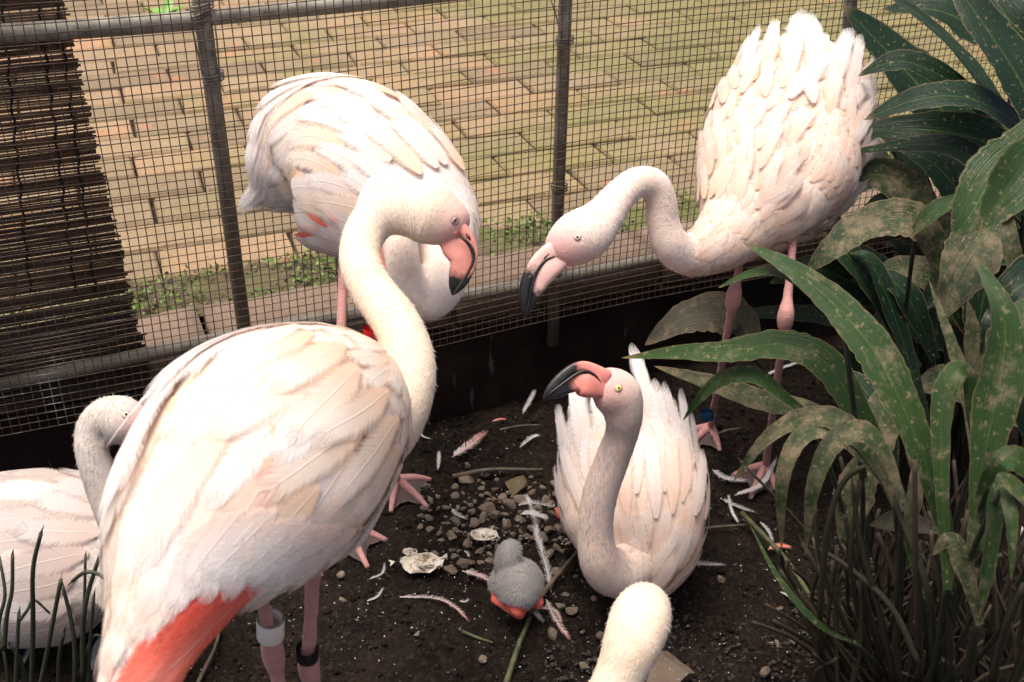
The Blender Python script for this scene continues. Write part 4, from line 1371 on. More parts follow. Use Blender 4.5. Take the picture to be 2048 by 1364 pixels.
big = [
 ([(2010, 470, 1.8), (1920, 270, 1.8), (1800, 130, 1.79), (1682, 8, 1.78)], 165, ML_DARK, .1),
 ([(2060, 300, 1.66), (1960, 160, 1.66), (1860, 50, 1.68), (1750, -30, 1.70)], 66, ML_DARK, -.2),
 ([(2120, 340, 1.55), (2050, 180, 1.55), (1975, 60, 1.56), (1890, -60, 1.58)], 135, ML_DARK, .1),
 ([(2020, 290, 1.7), (1930, 185, 1.66), (1830, 128, 1.64), (1770, 128, 1.63), (1716, 152, 1.66)], 62, ML_DARK, .2),
 ([(2110, 330, 1.62), (2020, 240, 1.58), (1930, 195, 1.55), (1830, 200, 1.54), (1728, 240, 1.57)], 92, ML_DARK, .0),
 ([(2080, 380, 1.7), (1980, 290, 1.66), (1860, 260, 1.64), (1700, 262, 1.66)], 95, ML_DARK, .3),
 ([(2100, 480, 1.64), (1990, 350, 1.6), (1880, 290, 1.58), (1690, 305, 1.62)], 62, ML_DARK, -.1),
 ([(2120, 200, 1.36), (2050, 290, 1.34), (1985, 360, 1.33), (1940, 430, 1.33), (1908, 474, 1.34)], 120, ML_MID, .0),
 ([(2140, 250, 1.33), (2070, 320, 1.31), (2020, 380, 1.31), (1958, 462, 1.32)], 125, ML_MID, .1),
 ([(1900, 480, 1.7), (1830, 390, 1.68), (1740, 350, 1.68), (1650, 425, 1.70)], 80, ML_DIRTY, .1),
 ([(1890, 640, 1.55), (1872, 500, 1.52), (1820, 440, 1.50), (1730, 450, 1.50), (1660, 500, 1.50), (1612, 545, 1.52)], 82, ML_DIRTY, .2),
 ([(1820, 470, 1.5), (1870, 420, 1.48), (1940, 385, 1.48)], 38, ML_MID, .0),
 ([(2010, 400, 1.5), (1960, 480, 1.47), (1915, 560, 1.46), (1880, 640, 1.46)], 118, ML_DIRTY, .2),
 ([(2060, 120, 1.9), (1960, 60, 1.9), (1870, 20, 1.9), (1760, 20, 1.9)], 120, ML_DARK, -.3),
 ([(2120, 100, 1.75), (2040, 60, 1.75), (1990, 0, 1.76), (1950, -70, 1.78)], 90, ML_DARK, .4),
 ([(2030, 130, 1.8), (2040, 60, 1.8), (2030, -40, 1.8)], 70, ML_DARK, .2),
 ([(2080, 620, 1.34), (2040, 560, 1.32), (2020, 480, 1.31), (2018, 400, 1.32)], 42, ML_DIRTY, .2),
 ([(2160, 600, 1.3), (2090, 560, 1.28), (2030, 580, 1.27), (1985, 640, 1.28)], 110, ML_DARK, .0),
 ([(1880, 560, 1.72), (1850, 440, 1.72), (1790, 350, 1.72), (1690, 320, 1.74)], 75, ML_DARK, .4),
 ([(1990, 560, 1.75), (1950, 430, 1.75), (1870, 330, 1.75), (1800, 300, 1.75)], 90, ML_DARK, .2),
 ([(1940, 620, 1.68), (1880, 560, 1.66), (1800, 540, 1.65), (1730, 560, 1.66)], 70, ML_DIRTY, .1),
 ([(1870, 720, 1.65), (1830, 620, 1.62), (1780, 560, 1.62), (1700, 560, 1.64)], 60, ML_DARK, .2),
 ([(1500, 720, 1.84), (1490, 650, 1.83), (1430, 625, 1.82), (1360, 640, 1.82), (1290, 690, 1.84)], 86, ML_DEAD, .5),
 ([(1800, 700, 1.7), (1680, 640, 1.8), (1560, 625, 1.85), (1430, 630, 1.86)], 40, ML_DARK, .3),
]
for pts, w, mt, ro in big:
    leaf(broad, pts, w, mt, ro)
# fill behind, where the clump is dense and dark
for k in range(46):
    bx, by = rl.uniform(1800, 2200), rl.uniform(520, 900)
    d0 = rl.uniform(1.62, 1.95)
    ln = rl.uniform(180, 420)
    an = R(rl.uniform(95, 175)) if rl.random() < .75 else R(rl.uniform(60, 95))
    tx, ty = bx + math.cos(an) * ln, by - math.sin(an) * ln
    pts = [(bx, by, d0), (bx + (tx - bx) * .4, by + (ty - by) * .55 - 20, d0 - .02), (bx + (tx - bx) * .75, by + (ty - by) * .9 - 25, d0 - .03), (tx, ty + rl.uniform(-10, 60), d0 - .02)]
    if tx < 1690 and ty < 480: continue
    leaf(broad, pts, rl.uniform(50, 105), rl.choice((ML_DARK, ML_DARK, ML_DIRTY)), rl.uniform(-.6, .6))
for k in range(26):
    b = Pg(rl.uniform(1760, 2100), rl.uniform(780, 960))
    q = MB()
    top = b + Vector((rl.uniform(-.10, .08), rl.uniform(-.05, .05), rl.uniform(.18, .36)))
    q.tube([b, b.lerp(top, .5) + Vector((rl.uniform(-.01, .01), 0, 0)), top], [.006, .005, .0035], 6)
    q.build('stem', M_STALK, broad)

strap = empty('strap_leaf_plant', Pg(1900, 1330), 'muddy strap-leaved plant with many cut stalks on the dark soil', 'plant')
fr = [
 ([(1905, 1120, 1.22), (1862, 960, 1.20), (1800, 800, 1.20), (1740, 690, 1.21), (1660, 600, 1.23), (1570, 530, 1.25), (1484, 484, 1.28)], 84, ML_MID, -.1),
 ([(1700, 690, 1.23), (1640, 600, 1.24), (1570, 545, 1.26), (1500, 548, 1.28), (1436, 576, 1.30)], 32, ML_MID, .1),
 ([(1850, 1200, 1.30), (1800, 1010, 1.30), (1722, 840, 1.29), (1650, 725, 1.29), (1560, 690, 1.30), (1450, 704, 1.32), (1345, 706, 1.34), (1243, 716, 1.36)], 66, ML_MID, .0),
 ([(1720, 860, 1.36), (1620, 820, 1.36), (1520, 800, 1.37), (1420, 765, 1.38), (1308, 732, 1.40)], 50, ML_DIRTY, .1),
 ([(1640, 850, 1.33), (1570, 795, 1.32), (1510, 752, 1.32), (1450, 755, 1.33), (1405, 790, 1.34), (1365, 842, 1.36)], 36, ML_MID, .2),
 ([(1840, 1110, 1.22), (1770, 950, 1.21), (1690, 850, 1.21), (1610, 835, 1.22), (1530, 880, 1.23), (1465, 965, 1.26)], 46, ML_DIRTY, .1),
 ([(1800, 1010, 1.22), (1730, 920, 1.21), (1660, 865, 1.21), (1600, 880, 1.21), (1565, 960, 1.22), (1563, 1100, 1.26)], 50, ML_DIRTY, -.3),
 ([(1810, 1020, 1.19), (1770, 910, 1.18), (1720, 862, 1.18), (1662, 890, 1.18), (1625, 980, 1.19), (1610, 1112, 1.23)], 48, ML_DIRTY, -.2),
 ([(1895, 1180, 1.15), (1884, 980, 1.14), (1884, 820, 1.14), (1908, 748, 1.14), (1936, 752, 1.15), (1942, 830, 1.16), (1958, 960, 1.18)], 48, ML_MID, .1),
 ([(1950, 1100, 1.12), (1972, 900, 1.11), (2004, 740, 1.10), (2004, 620, 1.10), (1948, 512, 1.12)], 92, ML_MID, .0),
 ([(1955, 1000, 1.25), (1935, 800, 1.24), (1900, 680, 1.24), (1858, 560, 1.26)], 30, ML_DIRTY, .0),
 ([(1730, 1000, 1.45), (1745, 900, 1.44), (1770, 810, 1.44), (1792, 730, 1.45)], 80, ML_DIRTY, .3),
 ([(1690, 1080, 1.42), (1712, 980, 1.41), (1730, 900, 1.41)], 84, ML_DIRTY, .3),
 ([(2110, 1010, 1.02), (2050, 930, 1.01), (2000, 925, 1.01), (1950, 1000, 1.04)], 56, ML_MID, .0),
 ([(1985, 920, 1.06), (1988, 1020, 1.04), (1975, 1130, 1.04), (1960, 1230, 1.05)], 48, ML_MID, .2),
 ([(2000, 950, 1.02), (2022, 1040, 1.0), (2022, 1160, 1.0)], 30, ML_MID, .0),
 ([(2120, 1120, 1.0), (2070, 1020, 1.0), (2010, 960, 1.0), (1990, 980, 1.0)], 40, ML_MID, .1),
 ([(1960, 1250, 1.15), (1930, 1140, 1.14), (1900, 1080, 1.14), (1865, 1110, 1.15)], 44, ML_DIRTY, .1),
 ([(1980, 820, 1.4), (1950, 740, 1.39), (1945, 660, 1.38), (1935, 600, 1.38)], 36, ML_DIRTY, .0),
 ([(2090, 760, 1.3), (2040, 660, 1.29), (1990, 640, 1.28), (1960, 720, 1.29)], 60, ML_DARK, .1),
 ([(1880, 1060, 1.3), (1800, 1040, 1.28), (1740, 1050, 1.28)], 50, ML_DEAD, .3),
 ([(1790, 960, 1.5), (1770, 860, 1.5), (1720, 770, 1.52), (1650, 740, 1.55)], 55, ML_DARK, .2),
 ([(1990, 780, 1.22), (2010, 700, 1.2), (2050, 640, 1.2), (2110, 600, 1.2)], 110, ML_MID, .0),
 ([(2060, 900, 1.15), (2050, 820, 1.13), (2060, 740, 1.13), (2100, 680, 1.13)], 70, ML_DARK, .2),
 ([(1720, 1290, 1.35), (1640, 1250, 1.33), (1560, 1160, 1.35), (1500, 1050, 1.42)], 14, ML_MID, .2),
 ([(1810, 1080, 1.32), (1830, 990, 1.31), (1826, 930, 1.31)], 34, ML_DIRTY, .2),
]
for pts, w, mt, ro in fr:
    leaf(strap, pts, w, mt, ro)
rq = random.Random(91)
def petiole(parent, base, nxt, clump):
    """thin stem from the foot of a leaf down to the clump's root"""
    p, d = Pd(*base), (Pd(*base) - Pd(*nxt)).normalized()
    g = Vector((p.x * .55 + clump.x * .45 + rq.uniform(-.03, .03), p.y * .55 + clump.y * .45 + rq.uniform(-.03, .03), 0))
    g.z = gz(g.x, g.y) - .004
    if p.z < .03: return
    C = catmull([tuple(p - d * .01), tuple(p.lerp(g, .35) + d * .02), tuple(p.lerp(g, .7)), tuple(g)], 5)
    q = MB()
    q.tube([Vector(c) for c in C], list(np.linspace(.0030, .0036, len(C))), 6)
    q.build('petiole', M_STALK, parent)
for pts, w, mt, ro in big:
    petiole(broad, pts[0], pts[1], Pg(2010, 800))
for pts, w, mt, ro in fr:
    petiole(strap, pts[0], pts[1], Pg(1880, 1290))
def stalk(parent, P, r0, r1, mat, name='stalk', split=True):
    q = MB()
    C = catmull([tuple(p) for p in P], 5)
    q.tube([Vector(c) for c in C], list(np.linspace(r0, r1, len(C))), 6)
    if split:   # frayed cut end
        t = (Vector(C[-1]) - Vector(C[-2])).normalized()
        s = t.orthogonal().normalized() * r1 * .8
        e = Vector(C[-1])
        q.add([e - s, e + s, e + s * .7 + t * r1 * rl.uniform(3, 7)], [(0, 1, 2)])
    return q.build(name, mat, parent)
# stalks: hand placed ones
for row in (
 [(1735, 1364, 1.50), (1690, 1250, 1.40), (1640, 1120, 1.33), (1630, 1010, 1.30)],
 [(1760, 1364, 1.46), (1720, 1240, 1.38), (1700, 1120, 1.30), (1720, 960, 1.25)],
 [(1700, 1364, 1.52), (1660, 1270, 1.46), (1580, 1150, 1.42), (1578, 1118, 1.41)],
 [(1770, 1350, 1.45), (1745, 1250, 1.38), (1700, 1080, 1.32), (1690, 1030, 1.31)],
 [(1790, 1364, 1.42), (1760, 1230, 1.33), (1720, 1080, 1.28), (1705, 970, 1.26)],
 [(1840, 1364, 1.36), (1835, 1220, 1.25), (1830, 1060, 1.18), (1830, 920, 1.14)],
 [(1870, 1364, 1.34), (1860, 1200, 1.22), (1800, 1030, 1.20), (1790, 990, 1.2)],
 [(1650, 1364, 1.5), (1640, 1240, 1.36), (1655, 1060, 1.27), (1690, 960, 1.25), (1760, 920, 1.24)],
 [(1930, 1364, 1.25), (1950, 1250, 1.17), (1985, 1130, 1.10), (2005, 1110, 1.09)],
 [(1985, 1364, 1.18), (2010, 1260, 1.10), (2048, 1170, 1.05)],
 [(1880, 1364, 1.30), (1910, 1200, 1.18), (1960, 1050, 1.12), (1975, 905, 1.08)],
 [(1905, 1364, 1.28), (1895, 1240, 1.2), (1870, 1130, 1.16), (1862, 1060, 1.15)],
 [(1800, 1364, 1.42), (1790, 1290, 1.36), (1795, 1180, 1.30), (1755, 1065, 1.28)],
 [(1690, 1364, 1.52), (1625, 1240, 1.45), (1560, 1140, 1.42)],
 [(1840, 1330, 1.3), (1780, 1210, 1.3), (1690, 1130, 1.32), (1640, 1100, 1.33)]):
    stalk(strap, [Pd(*r) for r in row], rl.uniform(.0034, .0048), rl.uniform(.0024, .0034), M_STEM)
for k in range(150):
    b = Pg(rl.uniform(1640, 2120), rl.uniform(1180, 1480))
    u = (b.x - .5) * .5
    top = b + Vector((rl.gauss(-.045, .06) + u * .2, rl.gauss(-.01, .045), rl.uniform(.10, .30)))
    stalk(strap, [b, b.lerp(top, .5) + Vector((rl.gauss(0, .012), rl.gauss(0, .012), .012)), top], rl.uniform(.0024, .0042), rl.uniform(.0018, .003), M_STEM)

clump = empty('cut_stalk_clump', Pz(120, 1420), 'clump of short dark cut stalks in front of the resting flamingo', 'plant')
for row, w in (
 ([(62, 1420, 1.45), (66, 1250, 1.38), (66, 1140, 1.34), (82, 1066, 1.32)], 10),
 ([(8, 1300, 1.40), (14, 1230, 1.38), (24, 1180, 1.37), (25, 1108, 1.36)], 9),
 ([(75, 1400, 1.42), (95, 1300, 1.38), (118, 1180, 1.34), (122, 1158, 1.34)], 9),
 ([(150, 1400, 1.42), (150, 1300, 1.38), (140, 1230, 1.36), (125, 1172, 1.35)], 10),
 ([(165, 1364, 1.4), (168, 1230, 1.35), (190, 1140, 1.33), (218, 1070, 1.32)], 9),
 ([(160, 1330, 1.4), (168, 1220, 1.36), (171, 1112, 1.34)], 7),
 ([(262, 1230, 1.33), (240, 1185, 1.32), (200, 1150, 1.32), (170, 1145, 1.32), (145, 1162, 1.33)], 9),
 ([(215, 1420, 1.42), (222, 1300, 1.37), (240, 1220, 1.34), (246, 1196, 1.34)], 9),
 ([(30, 1420, 1.44), (34, 1300, 1.40), (38, 1225, 1.38)], 9),
 ([(-5, 1350, 1.42), (-3, 1250, 1.39), (10, 1190, 1.38), (0, 1120, 1.38)], 8),
 ([(118, 1420, 1.44), (118, 1320, 1.40), (128, 1265, 1.38)], 9),
 ([(175, 1420, 1.42), (178, 1320, 1.39), (188, 1190, 1.36)], 8),
 ([(40, 1240, 1.38), (55, 1220, 1.37), (68, 1200, 1.37), (98, 1225, 1.38)], 6),
 ([(20, 1420, 1.46), (14, 1340, 1.43), (0, 1270, 1.42)], 8),
 ([(140, 1420, 1.44), (165, 1330, 1.4), (185, 1275, 1.38), (205, 1272, 1.38)], 7),
 ([(60, 1420, 1.45), (45, 1330, 1.42), (20, 1290, 1.4)], 9),
 ([(230, 1440, 1.42), (214, 1364, 1.4), (230, 1310, 1.38)], 8)):
    stalk(clump, [Pd(*r) for r in row], w * 1.4 / FPX * .5 * 1.15, w * 1.35 / FPX * .5 * .8, M_STALK)

# small green plant outside the fence at the top left
sp = empty('small_green_plant', Pw(*[Pf(320, 30, .9)[0]], .9, Z_PAVE), 'small bright green seedling growing on the paving beside the reed screen', 'plant')
M_SEED = simple('seedling leaf', (0.14, 0.30, 0.04), .5, 50, .3)
r_ = ray(320, 20); c0 = Pz(330, 45, Z_PAVE)
for k in range(9):
    an = k * .75
    d = Vector((math.cos(an), math.sin(an), .55 + .2 * (k % 3)))
    leaf(sp, [c0, c0 + d * .03, c0 + d * .055 + Vector((0, 0, -.004)), c0 + d * .075 + Vector((0, 0, -.014))], .032, M_SEED, world=True, face=(0, 0, 1))

# ================================================================== LITTER ON THE SOIL
def stone_mesh(k, mat):
    rnd = random.Random(100 + k)
    bm = bmesh.new()
    bmesh.ops.create_icosphere(bm, subdivisions=2, radius=1)
    s = Vector((1, rnd.uniform(.65, .95), rnd.uniform(.5, .8)))
    cuts = [(Vector((rnd.gauss(0, 1), rnd.gauss(0, 1), rnd.gauss(0, 1))).normalized(), rnd.uniform(.42, .74)) for _ in range(9)]
    for v in bm.verts:
        p = v.co.copy()
        for n_, d in cuts:
            e = p.dot(n_) - d
            if e > 0: p -= n_ * e
        p += p.normalized() * noise.noise(p * 2.2 + Vector((k * 7, 0, 0))) * .07
        v.co = Vector((p.x * s.x, p.y * s.y, p.z * s.z))
    me = bpy.data.meshes.new('stone')
    bm.to_mesh(me); bm.free()
    me.polygons.foreach_set('use_smooth', [False] * len(me.polygons))
    me.materials.append(mat)
    return me
M_ST = mat_stone('brown pebble', (0.11, 0.082, 0.056), (0.25, 0.19, 0.135), 70)
M_STY = mat_stone('ochre rock', (0.075, 0.055, 0.028), (0.20, 0.15, 0.07), 60)
M_STD = mat_stone('dark gravel', (0.022, 0.017, 0.013), (0.055, 0.043, 0.034), 70)
M_ROCK = mat_stone('brown rock', (0.10, 0.07, 0.05), (0.20, 0.145, 0.10), 40)
SM = [stone_mesh(k, M_ST) for k in range(10)]
rt = random.Random(41)
def stone(px, py, rpx, label, group, me=None, cat='stone', sink=.35):
    g = Pg(px, py)
    d = (g - CAM).dot(FWD)
    r = rpx * 1.18 * d / FPX
    o = data_obj('stone', me or rt.choice(SM))
    o.location = g + Vector((0, 0, r * (.55 - sink)))
    o.rotation_euler = (rt.uniform(-.5, .5), rt.uniform(-.5, .5), rt.uniform(0, 6.3))
    o.scale = (r, r, r * rt.uniform(.85, 1.1))
    tag(o, label, cat, group)
    return o
LP = 'brown pebble in the heap between the chick and the fanned flamingo'
GP = 'pebbles in the nest heap'
placed = []
hand = [(935, 962, 19), (972, 1022, 18), (944, 1025, 10), (967, 1040, 14), (990, 1035, 15), (1020, 1012, 15), (880, 1090, 14), (862, 1062, 12), (900, 1140, 17), (930, 1130, 19), (863, 1086, 8), (888, 1118, 8),
        (948, 1050, 12), (1000, 1100, 12), (905, 1075, 15), (912, 1045, 12), (985, 1060, 13), (1012, 1050, 14), (1040, 1040, 13), (935, 1090, 14), (960, 1105, 12), (1042, 1000, 16), (1062, 1060, 12), (1085, 1080, 15), (1098, 1060, 14),
        (1100, 1110, 12), (1130, 1105, 13), (1115, 1145, 13), (1075, 1020, 12), (1090, 1000, 13), (1105, 1030, 12), (1120, 1060, 13), (945, 1148, 14), (870, 1110, 9), (1085, 1130, 11), (1130, 1085, 10), (1006, 1000, 14), (1065, 990, 13)]
for x, y, r in hand:
    stone(x, y, r, LP, GP); placed.append((x, y, r))
n = 0
while n < 110:
    x, y = rt.gauss(1005, 75), rt.gauss(1055, 42)
    r = rt.uniform(5, 11)
    if x < 840 or x > 1160 or y < 930 or y > 1190: continue
    if any(math.hypot(x - a, y - b) < (r + c) * .75 for a, b, c in placed): continue
    if 985 < x < 1085 and 1085 < y < 1235: continue
    placed.append((x, y, r)); stone(x, y, r, LP, GP); n += 1
stone(1032, 975, 32, 'large ochre mossy stone at the back of the pebble heap', None, stone_mesh(31, M_STY), sink=.5)
stone(1335, 1372, 62, 'big rough brown rock behind the cream flamingo head', None, stone_mesh(33, M_ROCK), 'rock', sink=.2)
stone(1325, 690, 40, 'rough rock splashed with droppings under the withered leaf', None, stone_mesh(35, M_ROCK), 'rock', sink=.1)
LS = 'single small pebble lying on the bare soil'
GS = 'pebbles scattered on the soil'
for x, y, r in ((685, 1202, 9), (682, 1150, 10), (1107, 1272, 16), (1120, 1215, 13), (1145, 1222, 13), (1168, 1335, 14), (1225, 1237, 15), (1205, 1275, 12), (1165, 1265, 7), (965, 1318, 10), (835, 1270, 9), (975, 1300, 8), (1555, 1290, 10), (1530, 1345, 13), (1590, 1285, 11), (1615, 1265, 9), (1655, 1305, 10),
                (1560, 1220, 9), (1640, 1240, 9), (1440, 1160, 10), (1240, 1300, 9), (1130, 1190, 9), (1190, 1200, 8), (1070, 1262, 6), (1085, 1245, 5), (715, 1078, 8), (690, 1085, 7), (640, 1150, 8)):
    stone(x, y, r, LS, GS)
# gravel too small to count
gv = MB()
gm = [stone_mesh(50 + k, M_STD) for k in range(3)]
low = []
for me in gm:
    bm = bmesh.new(); bmesh.ops.create_icosphere(bm, subdivisions=1, radius=1)
    low.append(([v.co.copy() * random.uniform(.8, 1.15) for v in bm.verts], [tuple(v.index for v in f.verts) for f in bm.faces])); bm.free()
for k in range(2600):
    if k < 1500:
        x, y = rt.uniform(1080, 1760), rt.uniform(1120, 1400)
        if noise.noise((x * .008, y * .008, 1)) < -.12: continue
    else:
        x, y = rt.uniform(380, 1700), rt.uniform(860, 1400)
    g = Pg(x, y)
    r = rt.uniform(2, 7.5) * 1.5 / FPX if k < 1500 else rt.uniform(1.5, 4.5) * 1.5 / FPX
    mt = Matrix.Translation(g) @ Matrix.Rotation(rt.uniform(0, 6), 4, (rt.random(), rt.random(), .5)) @ Matrix.Diagonal((r, r * rt.uniform(.6, 1), r * rt.uniform(.5, .8), 1))
    vs, fs = low[k % 3]
    gv.add([mt @ v for v in vs], fs)
tag(gv.build('gravel', M_STD, smooth=False), 'fine dark gravel strewn over the soil', 'gravel', kind='stuff')

# egg shells
M_SHELL = N('egg shell')
f = M_SHELL.noise(60, 5, .65, M_SHELL.pos())
M_SHELL.color(M_SHELL.ramp(f, [(.35, (.22, .15, .09)), (.48, (.58, .52, .42)), (.7, (.72, .69, .62))])); M_SHELL.set(Roughness=.7); M_SHELL.bump(f, .4, .003)
M_SHELL = M_SHELL.m
def shell(px, py, rpx, seed, label):
    g = Pg(px, py, .004)
    r = rpx * 1.6 / FPX
    rnd = random.Random(seed)
    V, F = [], []
    nr_, ns = 7, 22
    for i in range(nr_):
        for j in range(ns):
            th = .15 + 1.35 * i / (nr_ - 1)
            a = 2 * math.pi * j / ns
            rim = 1 + (.22 * noise.noise((math.cos(a) * 2, math.sin(a) * 2, seed)) if i == nr_ - 1 else 0)
            k = 1 + .12 * noise.noise((math.cos(a) * 2, math.sin(a) * 2, th * 2 + seed))
            V.append(g + Vector((math.cos(a) * math.sin(th) * r * k * rim, math.sin(a) * math.sin(th) * r * .72 * k * rim, r * .62 * (1 - math.cos(th) * k) * (.6 + .5 * rnd.random() if i == nr_ - 1 else 1) * .6)))
    for i in range(nr_ - 1):
        for j in range(ns):
            a, b = i * ns + j, i * ns + (j + 1) % ns
            F.append((a, b, b + ns, a + ns))
    mb = MB(); mb.add(V, F)
    for k in range(16):   # crumbled pieces inside
        c = g + Vector((rnd.gauss(0, r * .4), rnd.gauss(0, r * .3), rnd.uniform(.002, r * .35)))
        e = [c + Vector((rnd.gauss(0, r * .2), rnd.gauss(0, r * .2), rnd.gauss(0, r * .12))) for _ in range(4)]
        mb.add(e, [(0, 1, 2), (0, 2, 3)])
    return tag(mb.build('egg_shell', M_SHELL, smooth=False), label, 'egg shell')
shell(843, 1138, 46, 3, 'broken cream egg shell lying open on the bare soil')
shell(968, 1078, 30, 7, 'crumbled cream egg shell on the pebbles above the chick')
shell(820, 1110, 16, 9, 'small egg shell shard against the open broken shell')

# loose feathers
M_LOOSE = mat_feather('fallen white feather', (0.62, 0.56, 0.52), (0.68, 0.64, 0.62), (0.70, 0.67, 0.66), .2)
M_LOOSEP = mat_feather('fallen pink feather', (0.66, 0.55, 0.52), (0.70, 0.52, 0.48), (0.72, 0.35, 0.32), .2)
M_PETAL = mat_feather('fallen coral feather', (0.74, 0.34, 0.28), (0.74, 0.22, 0.17), (0.74, 0.24, 0.18), .2)
def loose(pts, wpx, label, mat=None, group=None, downy=.5, lift=.006):
    """a fallen feather lying along photograph points: shaft plus separate barbs"""
    rnd = rt
    P = [tuple(Pg(x, y, lift + .002 * i)) for i, (x, y) in enumerate(pts)]
    C = catmull(P, 20)
    n = len(C)
    w0 = wpx * 1.6 / FPX
    mb = MB()
    mb.tube([Vector(c) for c in C], list(np.linspace(.0011, .0003, n)), 5)
    T = np.gradient(C, axis=0)
    for i in range(2, n):
        for h in range(2):
            q = i / (n - 1) + h * .5 / n
            t = Vector(T[i]).normalized()
            c = Vector(C[i]) + t * h * .5 * (Vector(C[i]) - Vector(C[i - 1])).length
            for sd in (-1, 1):
                if rnd.random() < .10 * downy: continue
                sdv = t.cross(Vector((0, 0, 1))).normalized() * sd
                ln = w0 * (.35 + .65 * math.sin(math.pi * min(1, q * .9 + .12)) ** .7) * rnd.uniform(1 - .35 * downy, 1 + .15 * downy)
                d = (sdv * .8 + t * rnd.uniform(.55, .9 + downy * .3) + Vector((0, 0, rnd.uniform(0, .25 + .5 * downy)))).normalized()
                ww = t * (Vector(C[-1]) - Vector(C[0])).length / n * (.52 if downy < .35 else .30 if downy < .7 else .17)
                mid = c + d * ln * .55 + Vector((0, 0, .15 * ln))
                tip = c + d * ln + t * ln * .25 * rnd.uniform(.4, 1.2)
                mb.add([c - ww, c + ww, mid + ww * .9, mid - ww * .9, tip], [(0, 1, 2, 3), (3, 2, 4)], [(q, .1 * sd, i), (q, .1 * sd, i), (q, .6 * sd, i), (q, .6 * sd, i), (q, sd, i)])
    return tag(mb.build('loose_feather', mat or M_LOOSE), label, 'feather', group)
loose([(905, 925), (940, 905), (972, 878)], 24, 'grey-white feather with pink tips standing on dark soil', M_LOOSEP, None, .4, .012)
loose([(876, 945), (878, 925), (878, 912)], 10, 'short blunt white feather upright on dark soil behind the pebbles')
loose([(835, 862), (845, 880), (862, 888)], 6, 'thin curved white feather near the base of the dark wall')
loose([(1045, 845), (1060, 820), (1070, 800)], 13, 'small grey feather leaning beside the fanned wing', None, None, .4, .02)
loose([(1040, 900), (1062, 885), (1078, 880)], 12, 'pale feather lying half under the fanned wing')
loose([(985, 848), (1000, 846), (1012, 848)], 7, 'small coral feather scrap near the dark wall', M_PETAL, None, .2)
loose([(1085, 1110), (1072, 1060), (1060, 1020), (1050, 1000)], 14, 'long white feather with bare quill lying along the pebbles', None, None, .9)
loose([(1040, 1048), (1065, 1050), (1095, 1062)], 18, 'curled broad white feather on top of the pebbles', None, None, .4, .02)
loose([(1036, 1028), (1065, 1026), (1110, 1036)], 14, 'wispy white plume on the pebbles next to the coral wing tip', None, None, 1.0, .018)
loose([(1102, 1190), (1092, 1140), (1075, 1090), (1068, 1060)], 17, 'long frayed feather beside the chick', None, None, .8)
loose([(925, 1152), (960, 1165), (995, 1182)], 14, 'pinkish feather poking out from under the chick', M_LOOSEP, None, .6, .01)
loose([(1035, 1232), (1062, 1232), (1085, 1255)], 14, 'curved grey feather below the chick', None, None, .6, .008)
loose([(1092, 1205), (1112, 1250), (1140, 1290)], 14, 'dirty torn feather beside the fallen twig', M_LOOSEP, None, .8)
loose([(800, 1200), (870, 1205), (910, 1225), (938, 1255)], 11, 'long frayed quill on the bare soil beside the chick', M_LOOSEP, None, 1.0)
loose([(740, 1164), (765, 1155), (770, 1135)], 8, 'dry curled feather wisp near the open egg shell', None, None, 1.0)
loose([(735, 1208), (755, 1202), (768, 1185)], 8, 'dull feather wisp on bare soil left of the egg shell' if False else 'dull feather wisp on the bare soil', None, None, 1.0)
loose([(905, 1030), (912, 1042), (935, 1055)], 12, 'small white down feather leaning on a pebble', None, None, .9, .012)
loose([(1425, 945), (1450, 965), (1495, 972)], 18, 'white vane feather lying behind the muddy leaf', None, None, .4)
loose([(1468, 1005), (1520, 985), (1550, 935)], 12, 'long smooth white feather curving up under the muddy leaf', None, None, .1, .015)
loose([(1440, 1002), (1470, 1020), (1510, 1035)], 13, 'wispy white plume on the twigs beside the fanned flamingo', None, None, 1.0)
loose([(1455, 990), (1462, 1030), (1475, 1055)], 9, 'narrow white feather crossing the twigs', None, None, .6)
loose([(1370, 1130), (1405, 1137), (1450, 1140)], 13, 'frayed white feather next to the sitting flamingo breast', None, None, .9)
loose([(1520, 1050), (1535, 1070), (1545, 1095)], 10, 'grey feather beside the coral petal feather', None, None, .8)
loose([(1535, 1105), (1555, 1100), (1580, 1105)], 13, 'coral petal-like feather lying under the plant', M_PETAL, None, .1, .006)
loose([(1560, 1190), (1575, 1200), (1590, 1212)], 9, 'small white feather tuft on dark gravel', None, None, 1.0)
loose([(1130, 1095), (1160, 1085), (1180, 1100)], 11, 'tangled white down beside the sitting neck', None, None, 1.0)
loose([(930, 1118), (935, 1125), (938, 1135)], 9, 'white fluff on a pebble above the open shell', None, None, 1.0, .016)
loose([(920, 1208), (930, 1212), (938, 1210)], 10, 'white fluff tuft on soil below the pebbles', None, None, 1.0)
loose([(1080, 1222), (1110, 1230), (1125, 1260)], 9, 'stained feather lying against the twig', M_LOOSEP, None, .8)
loose([(185, 1345), (195, 1310), (205, 1285)], 14, 'white feather caught among the dark cut stalks', None, None, .3)
loose([(45, 1340), (60, 1310), (62, 1290)], 12, 'grey feather tuft at the foot of the cut stalks', None, None, .8)
loose([(1980, 1240), (1998, 1200), (2002, 1170)], 14, 'white feather caught between the woody stalks', None, None, .4, .12)
loose([(1500, 770), (1560, 745), (1610, 728)], 10, 'grey feather in the dark under the plant', None, None, .3)
loose([(1640, 650), (1655, 662), (1668, 668)], 8, 'red and white feather scrap in the dark leaf litter', M_PETAL, None, .3, .05)
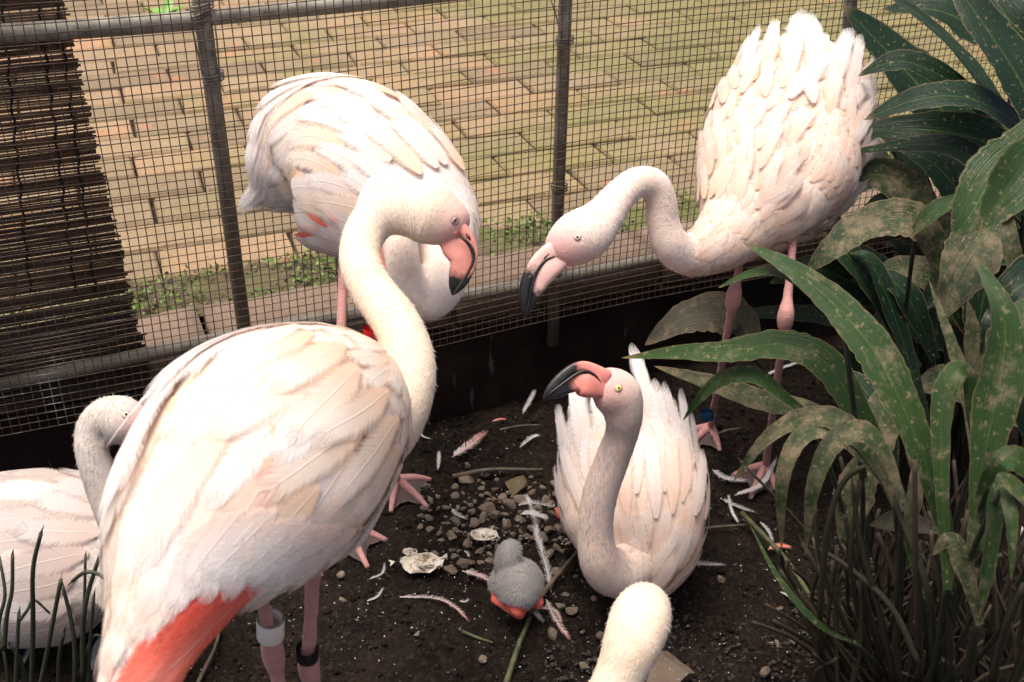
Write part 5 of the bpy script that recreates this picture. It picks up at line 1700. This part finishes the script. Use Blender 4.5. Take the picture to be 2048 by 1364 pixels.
# specks of down and grit on the soil
dn = MB()
for k in range(700):
    x, y = rt.uniform(380, 1750), rt.uniform(840, 1364)
    if rt.random() < .4: x, y = rt.gauss(1050, 160), rt.gauss(1090, 100)
    g = Pg(x, y, .003 + rt.uniform(0, .006))
    s = rt.uniform(.0007, .0022)
    an = rt.uniform(0, 6.3)
    if rt.random() < .85:
        u, v = Vector((math.cos(an), math.sin(an), rt.uniform(-.3, .3))) * s, Vector((-math.sin(an), math.cos(an), rt.uniform(-.3, .3))) * s * .5
        dn.add([g - u, g + v, g + u, g - v], [(0, 1, 2, 3)])
    else:
        for _ in range(3):
            a2 = rt.uniform(0, 6.3)
            d = Vector((math.cos(a2), math.sin(a2), rt.uniform(.1, .9))) * s * 3.2
            w = d.cross(Vector((0, 0, 1))).normalized() * .0003
            dn.add([g - w, g + w, g + d], [(0, 1, 2)])
tag(dn.build('down_specks', simple('dusty white', (.42, .40, .37), .8)), 'white specks of down and grit strewn over the dark soil', 'down', kind='stuff')
# twigs and fallen leaf stalks
def twig(pts, r, label, mat, lift=.005):
    q = MB()
    C = catmull([tuple(Pg(x, y, lift + (l if l else 0))) for x, y, l in pts], 8)
    q.tube([Vector(c) + Vector((noise.noise((i * .7, 0, 1)) * .001, 0, 0)) for i, c in enumerate(C)], list(np.linspace(r, r * .6, len(C))), 7)
    return tag(q.build('twig', mat), label, 'twig')
M_TW = simple('dry twig', (0.10, 0.075, 0.05), .8, 60, .5, .3)
M_TWG = simple('green twig', (0.065, 0.07, 0.026), .7, 60, .6, .3)
twig([(1010, 1380, 0), (1035, 1310, .01), (1060, 1250, .01)], .005, 'olive green twig pointing at the chick', M_TWG)
twig([(1060, 1240, .01), (1100, 1185, .012), (1165, 1110, .015)], .0045, 'dark twig running from the chick to the sitting flamingo', M_TW)
twig([(905, 962, .004), (980, 952, .008), (1085, 950, .006)], .0045, 'long dry stick behind the ochre stone', M_TW)
twig([(1000, 868, .004), (1040, 862, .006), (1080, 858, .004)], .0025, 'thin dry straw at the foot of the dark wall', M_TW)
twig([(1390, 1070, .006), (1440, 1066, .008), (1500, 1060, .006)], .003, 'dry twig beside the sitting flamingo', M_TW)
twig([(1420, 885, .006), (1450, 875, .01), (1480, 868, .008)], .0028, 'short dry straw under the strap leaves', M_TW)
twig([(395, 1380, .004), (430, 1310, .006), (442, 1265, .004)], .003, 'curved dry stem beside the white leg band', M_TW)
twig([(925, 1270, .002), (960, 1285, .003), (985, 1292, .002)], .0028, 'short rotten green leaf stalk on bare soil', M_TWG)
twig([(1480, 1050, .02), (1570, 1160, .03), (1640, 1280, .03), (1690, 1380, .02)], .0045, 'long green stalk slanting across the gravel', M_TWG)
twig([(1180, 1045, .004), (1200, 1000, .02), (1210, 960, .004)], .002, 'thin straw under the sitting flamingo', M_TW) if False else None
keep_children()
